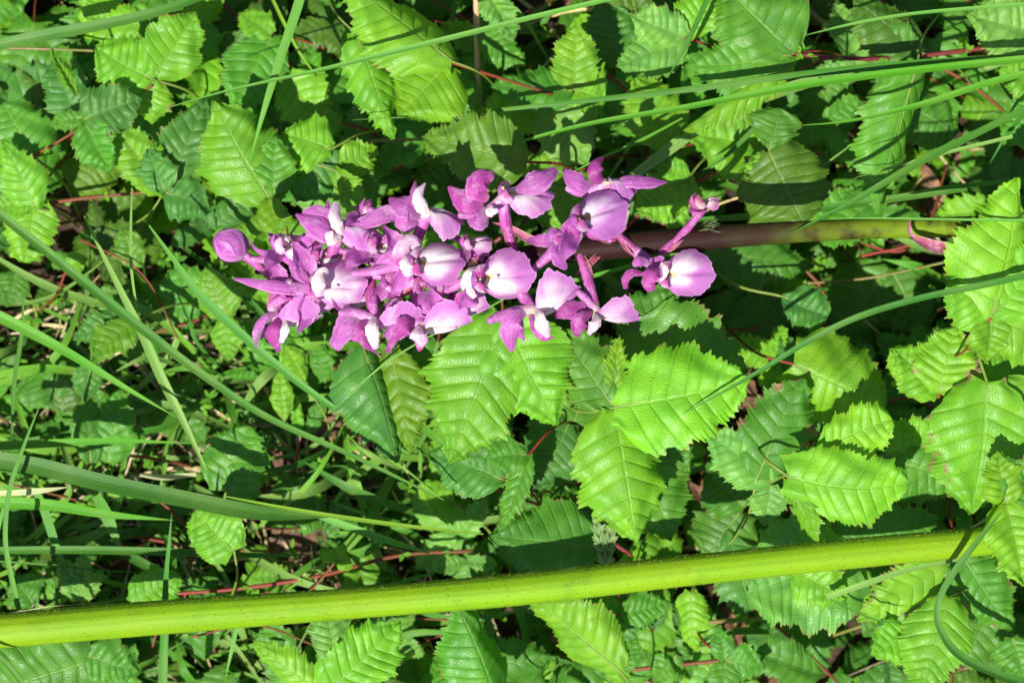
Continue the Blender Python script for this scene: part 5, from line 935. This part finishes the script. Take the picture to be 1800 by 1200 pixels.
flower(742, 572, 668, 62, 0, 0, .95, (735, 474, 632), 14, lip=.98, sep=(0, 0), hood=0, lipfold=1.1, label='lower flower with a wide mauve lip', extra=[('m', [(728, 566, 680), (714, 576, 700), (696, 592, 690), (680, 620, 666)], [20, 46, 22, 8], .7), ('h', [(736, 572, 684), (734, 588, 702), (738, 602, 694), (736, 618, 676)], [12, 36, 30, 5], .9), ('s', [(724, 562, 674), (700, 574, 684), (676, 590, 676)], [18, 44, 16], .5), ('s', [(752, 512, 660), (744, 532, 676), (758, 552, 672)], [22, 34, 10], .8)])
flower(940, 548, 664, 68, 20, 0, .98, (890, 462, 632), 15, lip=.98, sep=(0, 0), hood=0, lipfold=1.5, spur=((0, 0, -4), (-24, 6, -8), (-50, 12, -8), (-70, 18, -4)), label='lower right flower with lip slanting upward', extra=[('w', [(940, 546, 680), (944, 560, 702), (952, 578, 702), (962, 594, 688)], [16, 30, 30, 12], .9), ('m', [(932, 552, 672), (938, 578, 684), (956, 596, 682), (974, 592, 676)], [8, 14, 12, 3], .9), ('s', [(926, 546, 672), (904, 562, 692), (896, 588, 684), (900, 618, 664)], [14, 38, 40, 8], .8), ('s', [(916, 560, 668), (912, 580, 676), (922, 598, 668)], [10, 24, 4])])
flower(1046, 548, 650, 76, -18, 0, .86, (1018, 446, 632), 16, lip=.98, sep=(0, .5), hood=0, lipfold=1.5, tint=(.85, .8, .86), spur=((0, 0, -4), (-14, 6, -10), (-26, 12, -16), (-40, 18, -20)), label='lower flower under the brown stem, its lip drooping right', extra=[('m', [(1040, 550, 668), (1024, 562, 686), (1016, 578, 680), (1014, 592, 664)], [14, 34, 32, 12], 1.0), ('w', [(1046, 552, 670), (1044, 568, 686), (1034, 588, 672)], [12, 26, 8], .8), ('m', [(1030, 540, 664), (1000, 546, 672), (974, 556, 660)], [22, 34, 8], .5)])
flower(660, 436, 660, -30, 0, 0, .86, (690, 472, 632), 17, lip=.9, sep=(.7, .8), hood=.8, tint=(.9, .88, .9), label='half hidden flower with a pale lip behind the middle')
flower(690, 488, 652, 20, 0, 0, .78, (700, 472, 632), 18, lip=.0, sep=(.8, .9), hood=.8, label='half hidden flower without visible lip in the middle')
flower(512, 500, 650, 34, 8, 0, .8, (560, 482, 632), 19, lip=.7, sep=(.8, .9), hood=.8, label='half hidden flower at the left behind the pale lip')
flower(560, 452, 650, -20, 0, 0, .8, (600, 478, 632), 20, lip=.7, sep=(.7, .8), hood=.8, label='half hidden flower between bud and side seen flower')
flower(800, 545, 650, 50, 0, 0, .8, (800, 466, 632), 21, lip=.8, sep=(.8, .8), hood=.7, label='half hidden flower behind the wide mauve lip')
flower(985, 425, 668, -14, -60, 0, .62, (1000, 440, 640), 22, lip=.0, sep=(.0, 1.1), hood=.9, spur=((0, 0, 0), (-6, 0, -8), (-10, 0, -10), (-14, 0, -10)), label='narrow closed flower left of the brown stem part')

for i, (x, y, z, ph_, yw, sc2, at_) in enumerate(((612, 536, 640, 60, 10, .7, (640, 484, 626)), (700, 528, 642, 50, -20, .66, (715, 474, 626)), (826, 432, 648, -30, 20, .6, (850, 458, 630)),
        (776, 506, 650, 40, 0, .66, (790, 468, 626)), (540, 540, 640, 60, -10, .7, (560, 486, 626)), (650, 384, 648, -60, 0, .7, (660, 474, 626)))):
    flower(x, y, z, ph_, yw, 0, sc2, at_, 40 + i, lip=.0 if i % 2 else .7, sep=(.9, .9), hood=.8, tint=(.95, .9, .95))

# bud at the tip: sepals closed over one another
def bud():
    O = P(408, 433, 652)
    mb = MB(); tube(mb, [P(478, 490, 634), P(455, 468, 642), P(430, 448, 650), P(418, 440, 652)], [6 * S, 8 * S, 8.5 * S, 9 * S], n=18, sides=12)
    b = mb.build('bud', OVARY, orchid, label='closed rounded bud at the left tip')
    ax = norm(P(376, 414, 654) - P(430, 448, 652)); sd = norm(np.cross([0, 0, 1.0], ax)); up = np.cross(ax, sd)
    for k, a0 in enumerate((20, 140, 260, 80, 200)):
        n, m = 20, 15; s = np.linspace(0, 1, n); v = np.linspace(-1, 1, m)
        half = math.radians(64) * np.sin(np.pi * np.clip(s * .93 + .04, 0, 1)) ** .55
        th = math.radians(a0) + half[:, None] * v[None, :] + .35 * s[:, None]
        rr = 29 * np.sin(np.pi * (s * .90 + .06)) ** .62 * (1.0 + .035 * (k % 3)) + (1.2 if k > 2 else 0)
        rr = rr[:, None] * (1 + .07 * (v ** 4)[None, :] + .045 * v[None, :] * np.sin(s * 3.1)[:, None]); X = -28 + 62 * s
        g = O + S * (X[:, None, None] * ax + (rr * np.cos(th))[..., None] * sd + (rr * np.sin(th))[..., None] * up)
        uv = np.stack(np.meshgrid(s * .8 + .1, (v + 1) / 2, indexing='ij'), -1)
        q = MB(); q.grid(g, uv, (1.0, 1.0 + .1 * (k % 2), 1.05)); q.build('sepal', SEPAL, b)
bud()

# long bract and tendril like withered bracts along the bare stem
def bract(pts, ws, mat=BRACT, label=None):
    mb = MB(); ribbon(mb, [P(*p) for p in pts], [w * S for w in ws], n=30, vee=.7, across=7, twist=(-20, 30))
    mb.build('bract', mat, orchid, label=label)
bract([(1690, 430, 634), (1650, 434, 648), (1618, 424, 656), (1604, 416, 660), (1597, 402, 664), (1600, 384, 662)], [10, 22, 16, 8, 8, 1], label='pinkish withered bract curled under the green stem')
bract([(1000, 432, 640), (940, 424, 650), (895, 402, 656), (866, 392, 650)], [12, 16, 12, 2])
bract([(760, 462, 634), (735, 500, 640), (715, 515, 640), (700, 525, 636)], [10, 16, 12, 2])
bract([(1050, 448, 634), (1030, 470, 640), (1012, 484, 638)], [12, 12, 2])
bract([(620, 478, 634), (605, 460, 646), (600, 440, 648)], [10, 14, 1])
bract([(500, 486, 640), (480, 520, 650), (470, 540, 650)], [10, 14, 3])

# green wisp of withered petals by the stem
mb = MB()
for i in range(12):
    a = rng.uniform(-1.6, 1.2); l = rng.uniform(12, 34); x, y = 1235 + rng.uniform(-8, 14), 402 + rng.uniform(-8, 8)
    ribbon(mb, [P(x, y, 648), P(x + l * .5, y + l * .4 * math.sin(a * 2), 656 + rng.uniform(-4, 6)), P(x + l * math.cos(a), y + l * .5 * math.sin(a), 650)], [1.5 * S, 2.6 * S, .8 * S], n=10, across=3, col=(.07, .10, .04), twist=(rng.uniform(-90, 90), rng.uniform(-90, 90)))
mb.build('withered_shreds', GRASS, orchid, kind='stuff')
